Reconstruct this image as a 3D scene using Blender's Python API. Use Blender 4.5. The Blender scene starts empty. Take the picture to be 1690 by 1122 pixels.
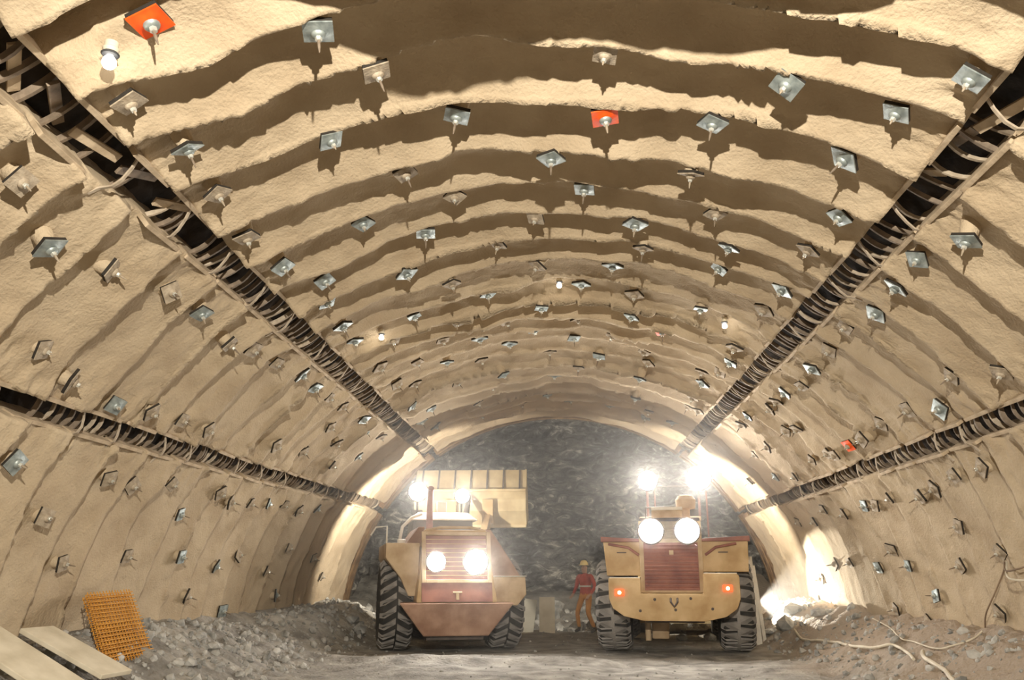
import bpy, bmesh, math, random
import numpy as np
from mathutils import Vector, Matrix, Quaternion

# ------------------------------------------------------------------ camera, world, light, exposure
scn = bpy.context.scene
col = scn.collection
scn.view_settings.view_transform = 'Standard'
scn.view_settings.look = 'None'
scn.view_settings.gamma = 1.0
scn.view_settings.use_curve_mapping = False
scn.view_settings.exposure = -0.50

CAM_Z = 1.4
YAW, PITCH = math.radians(3.348), math.radians(15.53)
cam_data = bpy.data.cameras.new('camera')
cam_data.sensor_width = 36.0
cam_data.lens = 1400.0 / 1690.0 * 36.0
cam_data.clip_end = 200
cam = bpy.data.objects.new('camera', cam_data)
col.objects.link(cam)
cam.location = (0, 0, CAM_Z)
cam.rotation_euler = (math.pi / 2 + PITCH, 0, YAW)
scn.camera = cam

world = bpy.data.worlds.new('world')
scn.world = world
world.use_nodes = True
bg = world.node_tree.nodes['Background']
bg.inputs[0].default_value = (1.0, 0.86, 0.66, 1)
bg.inputs[1].default_value = 0.5

def add_spot(name, loc, target, power, size_deg, blend, radius, color):
    d = bpy.data.lights.new(name, 'SPOT')
    d.energy = power; d.spot_size = math.radians(size_deg); d.spot_blend = blend
    d.shadow_soft_size = radius; d.color = color
    o = bpy.data.objects.new(name, d); col.objects.link(o)
    o.location = loc
    o.rotation_euler = (Vector(target) - Vector(loc)).to_track_quat('-Z', 'Y').to_euler()
    return o

# floodlight on the rig that stands behind the photographer, a couple of metres above the lens
add_spot('rig_floodlight', (0.1, -0.1, 4.30), (0.2, 24, -1.0), 6600, 135, 1.0, 0.05, (1.0, 0.92, 0.78))

# ------------------------------------------------------------------ small toolbox
rnd = random.Random(7)

def tag(o, label=None, cat=None, group=None, kind=None):
    if label: o['label'] = label
    if cat: o['category'] = cat
    if group: o['group'] = group
    if kind: o['kind'] = kind
    return o

def empty(name, loc=(0, 0, 0), rz=0.0):
    o = bpy.data.objects.new(name, None); col.objects.link(o)
    o.empty_display_size = 0.2
    o.location = loc; o.rotation_euler = (0, 0, rz)
    return o

def link_mesh(name, me, parent=None, matrix=None):
    o = bpy.data.objects.new(name, me); col.objects.link(o)
    if parent is not None: o.parent = parent
    if matrix is not None: o.matrix_basis = matrix
    return o

def mesh_from(name, verts, faces, mat=None, smooth=False):
    me = bpy.data.meshes.new(name)
    me.from_pydata([tuple(v) for v in verts], [], [tuple(f) for f in faces])
    if mat: me.materials.append(mat)
    if smooth: me.polygons.foreach_set('use_smooth', [True] * len(me.polygons))
    me.update()
    return me

def bm_mesh(name, bm, mat=None, smooth=False, recalc=True):
    if recalc: bmesh.ops.recalc_face_normals(bm, faces=bm.faces[:])
    me = bpy.data.meshes.new(name); bm.to_mesh(me); bm.free()
    if mat: me.materials.append(mat)
    if smooth:
        me.polygons.foreach_set('use_smooth', [True] * len(me.polygons))
        me.set_sharp_from_angle(angle=math.radians(38))
    me.update()
    return me

def bevel_all(bm, w, seg=2):
    if w > 0:
        bmesh.ops.bevel(bm, geom=bm.edges[:], offset=w, segments=seg, affect='EDGES', profile=0.6, clamp_overlap=True)

def box_bm(x0, x1, y0, y1, z0, z1, bev=0.0, bm=None):
    own = bm is None
    if own: bm = bmesh.new()
    vs = [bm.verts.new(p) for p in ((x0,y0,z0),(x1,y0,z0),(x1,y1,z0),(x0,y1,z0),(x0,y0,z1),(x1,y0,z1),(x1,y1,z1),(x0,y1,z1))]
    for f in ((0,3,2,1),(4,5,6,7),(0,1,5,4),(1,2,6,5),(2,3,7,6),(3,0,4,7)):
        bm.faces.new([vs[i] for i in f])
    if own and bev: bevel_all(bm, bev)
    return bm

def hull_bm(bot, top, bev=0.0):
    """loft between two polygons with the same number of corners"""
    bm = bmesh.new(); n = len(bot)
    a = [bm.verts.new(p) for p in bot]; b = [bm.verts.new(p) for p in top]
    bm.faces.new(a[::-1]); bm.faces.new(b)
    for i in range(n):
        j = (i + 1) % n
        bm.faces.new((a[i], a[j], b[j], b[i]))
    bmesh.ops.recalc_face_normals(bm, faces=bm.faces[:])
    if bev: bevel_all(bm, bev)
    return bm

def prism_xz(poly, y0, y1, bev=0.0):
    return hull_bm([(x, y0, z) for x, z in poly], [(x, y1, z) for x, z in poly], bev)

def prism_yz(poly, x0, x1, bev=0.0):
    return hull_bm([(x0, y, z) for y, z in poly], [(x1, y, z) for y, z in poly], bev)

def lathe_bm(profile, n=32, axis='x', closed=True):
    """profile: list of (axial, radius)"""
    bm = bmesh.new(); rings = []
    for a, r in profile:
        ring = []
        for i in range(n):
            t = 2 * math.pi * i / n; c, s = r * math.cos(t), r * math.sin(t)
            ring.append(bm.verts.new({'x': (a, c, s), 'y': (c, a, s), 'z': (c, s, a)}[axis]))
        rings.append(ring)
    for k in range(len(rings) - 1):
        for i in range(n):
            j = (i + 1) % n
            bm.faces.new((rings[k][i], rings[k][j], rings[k+1][j], rings[k+1][i]))
    if closed:
        bm.faces.new(rings[0]); bm.faces.new(rings[-1])
    return bm

def tube_bm(pts, r, n=8, bm=None, cap=True):
    if bm is None: bm = bmesh.new()
    pts = [Vector(p) for p in pts]; rings = []
    rr = r if isinstance(r, (list, tuple)) else [r] * len(pts)
    up = None
    for i, p in enumerate(pts):
        d = (pts[min(i+1, len(pts)-1)] - pts[max(i-1, 0)]).normalized()
        if up is None:
            up = Vector((0,0,1)) if abs(d.z) < 0.9 else Vector((1,0,0))
        s = d.cross(up).normalized(); up = s.cross(d).normalized()
        rings.append([bm.verts.new(p + (s*math.cos(2*math.pi*k/n) + up*math.sin(2*math.pi*k/n))*rr[i]) for k in range(n)])
    for k in range(len(rings)-1):
        for i in range(n):
            j = (i+1) % n
            bm.faces.new((rings[k][i], rings[k][j], rings[k+1][j], rings[k+1][i]))
    if cap:
        bm.faces.new(rings[0]); bm.faces.new(rings[-1])
    return bm

# value noise on numpy arrays
_TAB = {}
def vnoise(u, v, seed):
    if seed not in _TAB: _TAB[seed] = np.random.RandomState(seed).rand(256, 256) * 2 - 1
    tab = _TAB[seed]
    iu = np.floor(u).astype(int); iv = np.floor(v).astype(int)
    fu = u - iu; fv = v - iv
    fu = fu*fu*(3-2*fu); fv = fv*fv*(3-2*fv)
    a = tab[iu % 256, iv % 256]; b = tab[(iu+1) % 256, iv % 256]
    c = tab[iu % 256, (iv+1) % 256]; d = tab[(iu+1) % 256, (iv+1) % 256]
    return (a*(1-fu)+b*fu)*(1-fv) + (c*(1-fu)+d*fu)*fv

def fbm(u, v, seed, octv=3):
    s = 0; a = 1.0; f = 1.0
    for k in range(octv):
        s = s + a*vnoise(u*f, v*f, seed+k*17); a *= 0.5; f *= 2.03
    return s

def sstep(a, b, x):
    t = np.clip((x-a)/(b-a), 0, 1); return t*t*(3-2*t)

# ------------------------------------------------------------------ materials
def mat(name, build):
    m = bpy.data.materials.new(name); m.use_nodes = True
    nt = m.node_tree
    build(nt, nt.nodes['Principled BSDF'])
    return m

def two_tone(c1, c2, scale=3.0, rough=0.85, metal=0.0, bump=0.0, bscale=30.0, detail=6.0, lo=0.35, hi=0.65, coords='Object', bdist=0.02):
    def b(nt, p):
        tc = nt.nodes.new('ShaderNodeTexCoord')
        n = nt.nodes.new('ShaderNodeTexNoise'); n.inputs['Scale'].default_value = scale; n.inputs['Detail'].default_value = detail
        r = nt.nodes.new('ShaderNodeValToRGB')
        r.color_ramp.elements[0].position = lo; r.color_ramp.elements[0].color = (*c1, 1)
        r.color_ramp.elements[1].position = hi; r.color_ramp.elements[1].color = (*c2, 1)
        nt.links.new(tc.outputs[coords], n.inputs['Vector']); nt.links.new(n.outputs['Fac'], r.inputs['Fac'])
        nt.links.new(r.outputs['Color'], p.inputs['Base Color'])
        p.inputs['Roughness'].default_value = rough; p.inputs['Metallic'].default_value = metal
        if bump:
            n2 = nt.nodes.new('ShaderNodeTexNoise'); n2.inputs['Scale'].default_value = bscale; n2.inputs['Detail'].default_value = 4
            bp = nt.nodes.new('ShaderNodeBump'); bp.inputs['Strength'].default_value = bump; bp.inputs['Distance'].default_value = bdist
            nt.links.new(tc.outputs[coords], n2.inputs['Vector']); nt.links.new(n2.outputs['Fac'], bp.inputs['Height'])
            nt.links.new(bp.outputs['Normal'], p.inputs['Normal'])
    return b

def emitter(color, strength):
    def b(nt, p):
        p.inputs['Base Color'].default_value = (*color, 1)
        p.inputs['Emission Color'].default_value = (*color, 1)
        p.inputs['Emission Strength'].default_value = strength
    return b

def glassy(color, rough=0.08):
    def b(nt, p):
        p.inputs['Base Color'].default_value = (*color, 1); p.inputs['Roughness'].default_value = rough
        p.inputs['Specular IOR Level'].default_value = 0.6
    return b

M = {}
M['shotcrete'] = mat('shotcrete', two_tone((0.40,0.31,0.205), (0.53,0.43,0.30), 1.6, 0.95, bump=0.7, bscale=34, detail=9, lo=0.3, hi=0.7, bdist=0.018))
def rock_nodes(nt, p):
    tc = nt.nodes.new('ShaderNodeTexCoord'); mp = nt.nodes.new('ShaderNodeMapping'); mp.inputs['Rotation'].default_value = (0.0, 0.6, 0.0); mp.inputs['Scale'].default_value = (1.0, 1.0, 2.2)
    nt.links.new(tc.outputs['Object'], mp.inputs['Vector'])
    def noise(sc, det, rough, dist):
        n = nt.nodes.new('ShaderNodeTexNoise'); n.inputs['Scale'].default_value = sc; n.inputs['Detail'].default_value = det; n.inputs['Roughness'].default_value = rough; n.inputs['Distortion'].default_value = dist
        nt.links.new(mp.outputs[0], n.inputs['Vector']); return n
    a = noise(1.7, 9, 0.66, 1.4); b = noise(0.55, 3, 0.5, 0.4)
    ra = nt.nodes.new('ShaderNodeValToRGB'); e = ra.color_ramp.elements
    e[0].position = 0.40; e[0].color = (0.05, 0.048, 0.046, 1); e[1].position = 0.68; e[1].color = (0.95, 0.92, 0.85, 1)
    k = e.new(0.56); k.color = (0.26, 0.25, 0.235, 1)
    nt.links.new(a.outputs['Fac'], ra.inputs['Fac'])
    rb = nt.nodes.new('ShaderNodeValToRGB'); rb.color_ramp.elements[0].position = 0.35; rb.color_ramp.elements[0].color = (0.45,0.46,0.50,1); rb.color_ramp.elements[1].position = 0.65; rb.color_ramp.elements[1].color = (1,0.98,0.92,1)
    nt.links.new(b.outputs['Fac'], rb.inputs['Fac'])
    mx = nt.nodes.new('ShaderNodeMix'); mx.data_type = 'RGBA'; mx.blend_type = 'MULTIPLY'; mx.inputs[0].default_value = 1.0
    nt.links.new(ra.outputs[0], mx.inputs[6]); nt.links.new(rb.outputs[0], mx.inputs[7]); nt.links.new(mx.outputs[2], p.inputs['Base Color'])
    bp = nt.nodes.new('ShaderNodeBump'); bp.inputs['Strength'].default_value = 1.0; bp.inputs['Distance'].default_value = 0.15
    nt.links.new(a.outputs['Fac'], bp.inputs['Height']); nt.links.new(bp.outputs[0], p.inputs['Normal']); p.inputs['Roughness'].default_value = 0.75
M['rock'] = mat('rock', rock_nodes)
def muck_nodes(nt, p):
    two_tone((0.15,0.14,0.125), (0.42,0.40,0.36), 2.4, 0.9, bump=0.9, bscale=14, detail=10, lo=0.32, hi=0.70, bdist=0.05)(nt, p)
    # brown spray rebound lies over the right-hand bank
    grey = p.inputs['Base Color'].links[0].from_socket
    tc = nt.nodes.new('ShaderNodeTexCoord'); sx = nt.nodes.new('ShaderNodeSeparateXYZ'); nt.links.new(tc.outputs['Object'], sx.inputs[0])
    n = nt.nodes.new('ShaderNodeTexNoise'); n.inputs['Scale'].default_value = 0.9; n.inputs['Detail'].default_value = 6; nt.links.new(tc.outputs['Object'], n.inputs['Vector'])
    ad = nt.nodes.new('ShaderNodeMath'); ad.operation = 'MULTIPLY_ADD'; ad.inputs[1].default_value = 2.4; nt.links.new(n.outputs['Fac'], ad.inputs[0]); nt.links.new(sx.outputs[0], ad.inputs[2])
    mr = nt.nodes.new('ShaderNodeMapRange'); mr.inputs[1].default_value = 4.6; mr.inputs[2].default_value = 6.0; nt.links.new(ad.outputs[0], mr.inputs[0])
    mx = nt.nodes.new('ShaderNodeMix'); mx.data_type = 'RGBA'; nt.links.new(mr.outputs[0], mx.inputs[0]); nt.links.new(grey, mx.inputs[6]); mx.inputs[7].default_value = (0.35, 0.285, 0.22, 1)
    nt.links.new(mx.outputs[2], p.inputs['Base Color'])
M['muck'] = mat('muck', muck_nodes)
M['rubble'] = mat('rubble', two_tone((0.18,0.18,0.17), (0.50,0.49,0.46), 5, 0.85, bump=0.5, bscale=20))
M['slot_steel'] = mat('slot_steel', two_tone((0.13,0.10,0.07), (0.32,0.25,0.185), 6, 0.75, 0.1, bump=0.3, bscale=30))
M['slot_pale'] = mat('slot_pale', two_tone((0.32,0.26,0.19), (0.52,0.44,0.34), 9, 0.85, bump=0.3, bscale=30))
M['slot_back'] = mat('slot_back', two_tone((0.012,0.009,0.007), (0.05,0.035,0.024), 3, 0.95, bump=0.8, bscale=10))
M['edge_board'] = mat('edge_board', two_tone((0.34,0.26,0.17), (0.55,0.44,0.31), 5, 0.9, bump=0.4, bscale=24))
M['plate_steel'] = mat('plate_steel', two_tone((0.22,0.26,0.26), (0.42,0.47,0.46), 9, 0.5, 0.5, bump=0.15, bscale=40))
M['plate_dusty'] = mat('plate_dusty', two_tone((0.27,0.215,0.15), (0.44,0.37,0.28), 9, 0.8, 0.0, bump=0.4, bscale=40))
M['plate_orange'] = mat('plate_orange', two_tone((0.85,0.07,0.005), (0.95,0.13,0.01), 6, 0.55))
M['underside_black'] = mat('underside_black', two_tone((0.012,0.010,0.008), (0.03,0.024,0.018), 6, 0.9))
M['nut_pale'] = mat('nut_pale', two_tone((0.50,0.50,0.45), (0.72,0.72,0.66), 10, 0.35, 0.4))
M['loader_yellow'] = mat('loader_yellow', two_tone((0.43,0.275,0.12), (0.62,0.445,0.24), 2.6, 0.6, bump=0.1, bscale=12))
M['loader_dusty'] = mat('loader_dusty', two_tone((0.40,0.27,0.15), (0.58,0.44,0.28), 3.2, 0.75, bump=0.15, bscale=12))
M['loader_maroon'] = mat('loader_maroon', two_tone((0.20,0.075,0.06), (0.34,0.14,0.10), 3.0, 0.6))
M['loader_dark'] = mat('loader_dark', two_tone((0.05,0.04,0.035), (0.12,0.09,0.075), 4.0, 0.7))
M['loader_brown'] = mat('loader_brown', two_tone((0.22,0.115,0.07), (0.38,0.235,0.16), 3.0, 0.7, bump=0.1, bscale=12))
M['roof_white'] = mat('roof_white', two_tone((0.66,0.60,0.50), (0.80,0.76,0.68), 4.0, 0.6))
M['bucket_steel'] = mat('bucket_steel', two_tone((0.44,0.33,0.17), (0.66,0.54,0.33), 2.4, 0.6, 0.1, bump=0.25, bscale=8))
M['tyre'] = mat('tyre', two_tone((0.17,0.16,0.15), (0.30,0.28,0.26), 4.0, 0.85, bump=0.3, bscale=20))
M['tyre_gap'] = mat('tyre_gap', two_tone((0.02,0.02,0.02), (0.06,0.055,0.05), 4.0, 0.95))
M['cab_glass'] = mat('cab_glass', glassy((0.10,0.075,0.06), 0.12))
M['lamp'] = mat('lamp', emitter((1.0,0.95,0.88), 270.0))
M['bulb'] = mat('bulb', emitter((1.0,0.96,0.90), 14.0))
M['tail_red'] = mat('tail_red', emitter((1.0,0.07,0.015), 3.5))
M['tail_core'] = mat('tail_core', emitter((1.0,0.60,0.35), 10.0))
M['rust'] = mat('rust', two_tone((0.46,0.20,0.03), (0.70,0.36,0.06), 7.0, 0.75, 0.0))
M['board_pale'] = mat('board_pale', two_tone((0.55,0.49,0.37), (0.72,0.66,0.53), 3.0, 0.85, bump=0.2, bscale=18))
M['board_grey'] = mat('board_grey', two_tone((0.36,0.34,0.28), (0.46,0.44,0.37), 3.0, 0.85))
M['hose'] = mat('hose', two_tone((0.55,0.49,0.38), (0.72,0.66,0.54), 4.0, 0.7))
M['cable_brown'] = mat('cable_brown', two_tone((0.16,0.11,0.07), (0.28,0.20,0.13), 4.0, 0.8))
M['arch_steel'] = mat('arch_steel', two_tone((0.15,0.085,0.04), (0.34,0.21,0.10), 4.0, 0.8))
M['jacket'] = mat('jacket', two_tone((0.45,0.07,0.05), (0.60,0.12,0.09), 5.0, 0.9))
M['trousers'] = mat('trousers', two_tone((0.62,0.26,0.05), (0.75,0.35,0.09), 5.0, 0.9))
M['helmet'] = mat('helmet', two_tone((0.78,0.62,0.25), (0.86,0.72,0.34), 5.0, 0.4))
M['skin'] = mat('skin', two_tone((0.50,0.31,0.22), (0.58,0.38,0.28), 6.0, 0.6))
M['boot'] = mat('boot', two_tone((0.04,0.035,0.03), (0.09,0.08,0.07), 6.0, 0.7))
M['rubber_black'] = mat('rubber_black', two_tone((0.02,0.02,0.02), (0.05,0.05,0.05), 6.0, 0.7))

# ------------------------------------------------------------------ the tunnel
CX, CZ, R = -0.138, -0.125, 5.96
YEND = 23.3
CRESTS = [-10.4,-9.5,-8.6,-7.7,-6.8,-5.9,-5.0,-4.1,-3.2,-2.3,-1.4,-0.5,0.4,1.3,2.2,3.0,3.7,4.45,5.22,5.95,6.78,7.74,8.64,9.5,10.28,11.1,12.05,12.86,13.55,14.35,15.17,16.0,16.9,17.9,18.9,19.9,20.75,22.0,23.4,24.6]

def slot_edges(y):
    """angles in degrees of the four slots at depth y: (from, to)"""
    ll = 148.4 - (y-7.4)/11.4*2.2 if y > 7.4 else 148.4
    return {'LR': (31.15, 33.85), 'UR': (52.7, 56.25), 'UL': (124.25, 127.95), 'LL': (ll-1.35, ll+1.35)}

def inward(th, y):
    """how far the sprayed surface stands proud of radius R; th in radians, numpy arrays"""
    s = th * R
    crown = np.clip(np.sin(th), 0, 1) ** 3
    yw = y + 0.12*fbm(s*0.6+3, y*0.35, 11, 2) + 0.022*vnoise(s*3.1, y*0.8, 23)
    c = np.array(CRESTS)
    k = np.clip(np.searchsorted(c, yw) - 1, 0, len(c)-2)
    t = np.clip((yw - c[k]) / (c[k+1]-c[k]), 0, 1)
    drop = 1 - sstep(0.0, 0.06 + 0.12*crown, t)
    rise = np.clip((t-0.30)/0.70, 0, 1) ** (1.35 + 1.05*crown)
    p = np.maximum(drop, rise)
    per = np.random.RandomState(5).rand(len(c)) * 0.5 + 0.75
    amp = (0.098 + 0.160*crown) * per[k] * (1 + 0.30*vnoise(s*0.55+9, k*3.7, 31) + 0.26*vnoise(s*1.5+4, k*5.3, 33))
    d = amp * p
    d = d + 0.034*fbm(s*0.9, y*0.9, 41, 3) + 0.010*fbm(s*7, y*7, 51, 2)
    # rough, lumpy spray along the slots
    deg = np.degrees(th)
    near = np.zeros_like(d)
    for a in (32.5, 54.5, 126.1, 147.3):
        near = np.maximum(near, 1 - sstep(2.0, 7.5, np.abs(deg-a)))
    d = d + near * (0.030*fbm(s*3.0, y*5.5, 61, 3) + 0.014*vnoise(s*6, y*15, 67))
    # grain on the faces that look towards the entrance
    d = d + 0.007*vnoise(s*24, y*24, 71) * sstep(0.35, 0.7, t)
    # ragged overbreak at the top left
    g = sstep(114.5, 118.5, deg) * np.exp(-((y-4.63-(126-deg)*0.017-0.07*vnoise(s*2.6, y*0, 85))/0.10)**4)
    d = d - 0.42*g*(deg < 126)
    # bulge added above the frame to throw the near crown into shade
    d = d + 0.36*np.exp(-((deg-86)/19)**4)*(1 - sstep(4.55, 5.25, y + 0.30*vnoise(s*0.9, y*0, 83)))
    return d

def crest_amp(th, y):
    """highest the surface gets within a third of a metre in front of this spot"""
    yy = np.linspace(y-0.45, y+0.05, 11)
    return float(inward(np.full(11, th), yy).max())

def patch_max(th, y):
    """highest point of the surface under a bearing plate"""
    yy, tt = np.meshgrid(np.linspace(y-0.11, y+0.09, 7), th + np.linspace(-0.017, 0.017, 5))
    return float(inward(tt.ravel(), yy.ravel()).max())

def surf(thdeg, y, lift=0.0):
    th = math.radians(thdeg)
    d = float(inward(np.array([th]), np.array([float(y)]))[0]) + lift
    r = R - d
    return Vector((CX + r*math.cos(th), y, CZ + r*math.sin(th)))

def frame_at(thdeg, y, lift=0.0, on_surface=True):
    th = math.radians(thdeg)
    p = surf(thdeg, y, lift) if on_surface else Vector((CX+(R-lift)*math.cos(th), y, CZ+(R-lift)*math.sin(th)))
    e = Vector((-math.sin(th), 0, math.cos(th))); yv = Vector((0,1,0)); n = Vector((-math.cos(th), 0, -math.sin(th)))
    m = Matrix.Identity(4)
    for i in range(3):
        m[i][0], m[i][1], m[i][2], m[i][3] = e[i], yv[i], n[i], p[i]
    return m

YS = np.concatenate([np.arange(-10, 4.3, 0.13), np.arange(4.3, 12, 0.024), np.arange(12, YEND, 0.034), [YEND]])

def shell(name, lo_fn, hi_fn, ncol, ret_lo, ret_hi, label):
    ny = len(YS)
    lo = np.array([lo_fn(y) for y in YS]); hi = np.array([hi_fn(y) for y in YS])
    jl = (0.18*vnoise(YS*1.3, YS*0, 91) + 0.12*vnoise(YS*6, YS*0, 92)) if ret_lo else 0
    jh = (0.18*vnoise(YS*1.3, YS*0+5, 93) + 0.12*vnoise(YS*6, YS*0+7, 94)) if ret_hi else 0
    lo = lo + jl; hi = hi + jh
    f = np.linspace(0, 1, ncol)
    TH = np.radians(lo[:, None] + (hi-lo)[:, None]*f[None, :])
    YY = np.repeat(YS[:, None], ncol, 1)
    D = inward(TH.ravel(), YY.ravel()).reshape(TH.shape)
    cols = [(TH, R - D)]
    RAD = R - D
    if ret_lo:
        TH = np.concatenate([TH[:, :1], TH[:, :1], TH], 1); RAD = np.concatenate([RAD[:, :1]*0+R+0.42, RAD[:, :1]+0.10, RAD], 1)
    if ret_hi:
        TH = np.concatenate([TH, TH[:, -1:], TH[:, -1:]], 1); RAD = np.concatenate([RAD, RAD[:, -1:]+0.10, RAD[:, -1:]*0+R+0.42], 1)
    n = TH.shape[1]
    YY = np.repeat(YS[:, None], n, 1)
    # front lip at the face end
    TH = np.concatenate([TH, TH[-1:], TH[-1:]], 0); RAD = np.concatenate([RAD, RAD[-1:]+0.12, np.maximum(RAD[-1:]+0.5, R+0.42)], 0)
    YY = np.concatenate([YY, YY[-1:]+0.02, YY[-1:]+0.02], 0)
    V = np.stack([CX + RAD*np.cos(TH), YY, CZ + RAD*np.sin(TH)], -1).reshape(-1, 3)
    m_ = TH.shape[0]
    idx = np.arange(m_*n).reshape(m_, n)
    Q = np.stack([idx[:-1, :-1], idx[1:, :-1], idx[1:, 1:], idx[:-1, 1:]], -1).reshape(-1, 4)
    me = bpy.data.meshes.new(name)
    me.vertices.add(len(V)); me.vertices.foreach_set('co', V.ravel())
    me.loops.add(Q.size); me.loops.foreach_set('vertex_index', Q.ravel())
    me.polygons.add(len(Q)); me.polygons.foreach_set('loop_start', np.arange(0, Q.size, 4)); me.polygons.foreach_set('loop_total', np.full(len(Q), 4))
    me.polygons.foreach_set('use_smooth', np.ones(len(Q), bool))
    me.materials.append(M['shotcrete']); me.update(calc_edges=True)
    o = link_mesh(name, me)
    tag(o, label, kind='structure')
    return o

E = slot_edges
shell('wall_right', lambda y: -3.0, lambda y: E(y)['LR'][0], 84, False, True, 'lower right sprayed concrete wall below the lower slot')
shell('wall_right_upper', lambda y: E(y)['LR'][1], lambda y: E(y)['UR'][0], 46, True, True, 'right sprayed concrete wall strip between the two slots')
shell('ceiling', lambda y: E(y)['UR'][1], lambda y: E(y)['UL'][0], 168, True, True, 'rippled sprayed concrete crown of the tunnel between the upper slots')
shell('wall_left_upper', lambda y: E(y)['UL'][1], lambda y: E(y)['LL'][0], 46, True, True, 'left sprayed concrete wall strip between the two slots')
shell('wall_left', lambda y: E(y)['LL'][1], lambda y: 183.0, 84, True, False, 'lower left sprayed concrete wall below the lower slot')

# ------------------------------------------------------------------ rock face beyond the lining
def rock_face():
    ns, nt = 120, 210
    S = np.linspace(0, 1, ns)[:, None]; T = np.radians(np.linspace(-4, 184, nt))[None, :]
    rad = np.where(S < 0.5, R+0.45, (R+0.45)*(1-(S-0.5)/0.5)**0.85) + T*0
    yy = np.where(S < 0.5, 23.0 + 4.6*(S/0.5), 27.6 + 1.7*np.sin((S-0.5)/0.5*math.pi/2)) + T*0
    X = CX + rad*np.cos(T); Z = CZ + rad*np.sin(T)
    u = X*0.9 + yy*0.5; v = Z*0.9 - yy*0.6
    n1 = fbm(u, v, 101, 2)*0.22 + fbm(u*3.2, v*3.2+X*0.8, 111, 2)*0.10 + vnoise(u*9, v*9, 121)*0.035
    fade = sstep(0.0, 0.06, S)
    rad2 = rad - n1*fade*np.where(S < 0.5, 1, 0.25); yy2 = yy - n1*fade*np.where(S < 0.5, 0.2, 1.2)
    X = CX + rad2*np.cos(T); Z = CZ + rad2*np.sin(T)
    V = np.stack([X, yy2, Z], -1).reshape(-1, 3)
    idx = np.arange(ns*nt).reshape(ns, nt)
    Q = np.stack([idx[:-1, :-1], idx[1:, :-1], idx[1:, 1:], idx[:-1, 1:]], -1).reshape(-1, 4)
    o = link_mesh('wall_back', mesh_from('wall_back', V, Q.tolist(), M['rock']))
    tag(o, 'dark grey broken rock of the tunnel face behind the machines', kind='structure')
rock_face()

# ------------------------------------------------------------------ floor of muck
def floor_z(x, y):
    x = np.asarray(x, float); y = np.asarray(y, float)
    ax = np.abs(x + 0.1)
    bank = 0.75*sstep(3.9, 5.9, ax + 0.35*vnoise(x*0*1+y*0.45, x*0.3, 131) )
    heapL = 0.55*np.exp(-((x+4.75)/0.75)**2 - ((y-20.2)/2.3)**2)
    heapR = 0.22*np.exp(-((x-5.0)/0.8)**2 - ((y-20.3)/2.6)**2)
    heapF = 0.9*sstep(25.5, 28.5, y)
    shade_berm = 0.09*np.exp(-((y-15.3-0.15*vnoise(x*0.7, y*0, 137))/0.28)**2) * sstep(-5.4, -4.4, x)*(1-sstep(0.6, 1.3, x))  # low ridge added so the floor behind it falls into shadow
    n = 0.05*fbm(x*0.8, y*0.8, 141, 3) + (0.012+0.05*sstep(3.6, 4.6, ax))*fbm(x*3.5, y*3.5, 151, 3)
    flat = 1 - 0.75*np.exp(-((y-17.9)/1.4)**2)*(1-sstep(3.9, 4.4, ax))
    return bank + heapL + heapR + heapF + shade_berm + n*flat - 0.02

def floor():
    xs = np.linspace(-6.6, 6.4, 200); ys = np.concatenate([np.arange(-10, 8, 0.25), np.arange(8, 24, 0.07), np.arange(24, 30.1, 0.2)])
    Xg, Yg = np.meshgrid(xs, ys); Zg = floor_z(Xg.ravel(), Yg.ravel()).reshape(Xg.shape)
    V = np.stack([Xg, Yg, Zg], -1).reshape(-1, 3)
    idx = np.arange(Xg.size).reshape(Xg.shape)
    Q = np.stack([idx[:-1, :-1], idx[:-1, 1:], idx[1:, 1:], idx[1:, :-1]], -1).reshape(-1, 4)
    me = mesh_from('floor', V, Q.tolist(), M['muck'], smooth=True)
    tag(link_mesh('floor', me), 'grey compacted muck floor rising to banks along both walls', kind='structure')
floor()
def gz(x, y): return float(floor_z(np.array([x]), np.array([y]))[0])

# ------------------------------------------------------------------ the four yielding slots
def slat_mesh(width, bow, h, th, skew, m, name='slat'):
    n = 7; V = []; F = []
    for i in range(n):
        u = i/(n-1); x = (u-0.5)*width; b = bow*(1-(2*u-1)**2); sk = skew*(u-0.5)
        for dy, dz in ((-th/2, -h), (th/2, -h), (th/2, 0), (-th/2, 0)):
            V.append((x, dy+sk, dz+b))
    for i in range(n-1):
        a = 4*i
        for k in range(4):
            j = (k+1) % 4
            F.append((a+k, a+j, a+4+j, a+4+k))
    F.append((0,1,2,3)); F.append((4*n-1, 4*n-2, 4*n-3, 4*n-4))
    return mesh_from(name, V, F, m)

def strap_mesh(width, over, bow, tw, m):
    """pale flat strip that crosses the slot and bends down over its lower edge"""
    pts = [(-width/2-over, 0.02), (-width/2-over*0.3, 0.035), (-width*0.36, 0.05+bow*0.6), (-width*0.1, 0.02+bow), (width*0.2, bow*0.6), (width/2, -0.03)]
    V = []; F = []
    for x, z in pts:
        for dy, dz in ((-tw/2, -0.008), (tw/2, -0.008), (tw/2, 0.008), (-tw/2, 0.008)):
            V.append((x, dy, z+dz))
    for i in range(len(pts)-1):
        a = 4*i
        for k in range(4):
            j = (k+1) % 4
            F.append((a+k, a+j, a+4+j, a+4+k))
    F.append((0,1,2,3)); n = len(pts); F.append((4*n-1, 4*n-2, 4*n-3, 4*n-4))
    return mesh_from('strap', V, F, m)

SLOTS = {'UL': ('steep upper left slot full of dark steel slats, above the left wall', 1),
         'UR': ('steep upper right slot full of dark steel slats, above the right wall', -1),
         'LL': ('shallow lower left slot full of steel slats, above the left bolt rows', 1),
         'LR': ('shallow lower right slot full of steel slats, above the right bolt rows', -1)}

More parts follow.
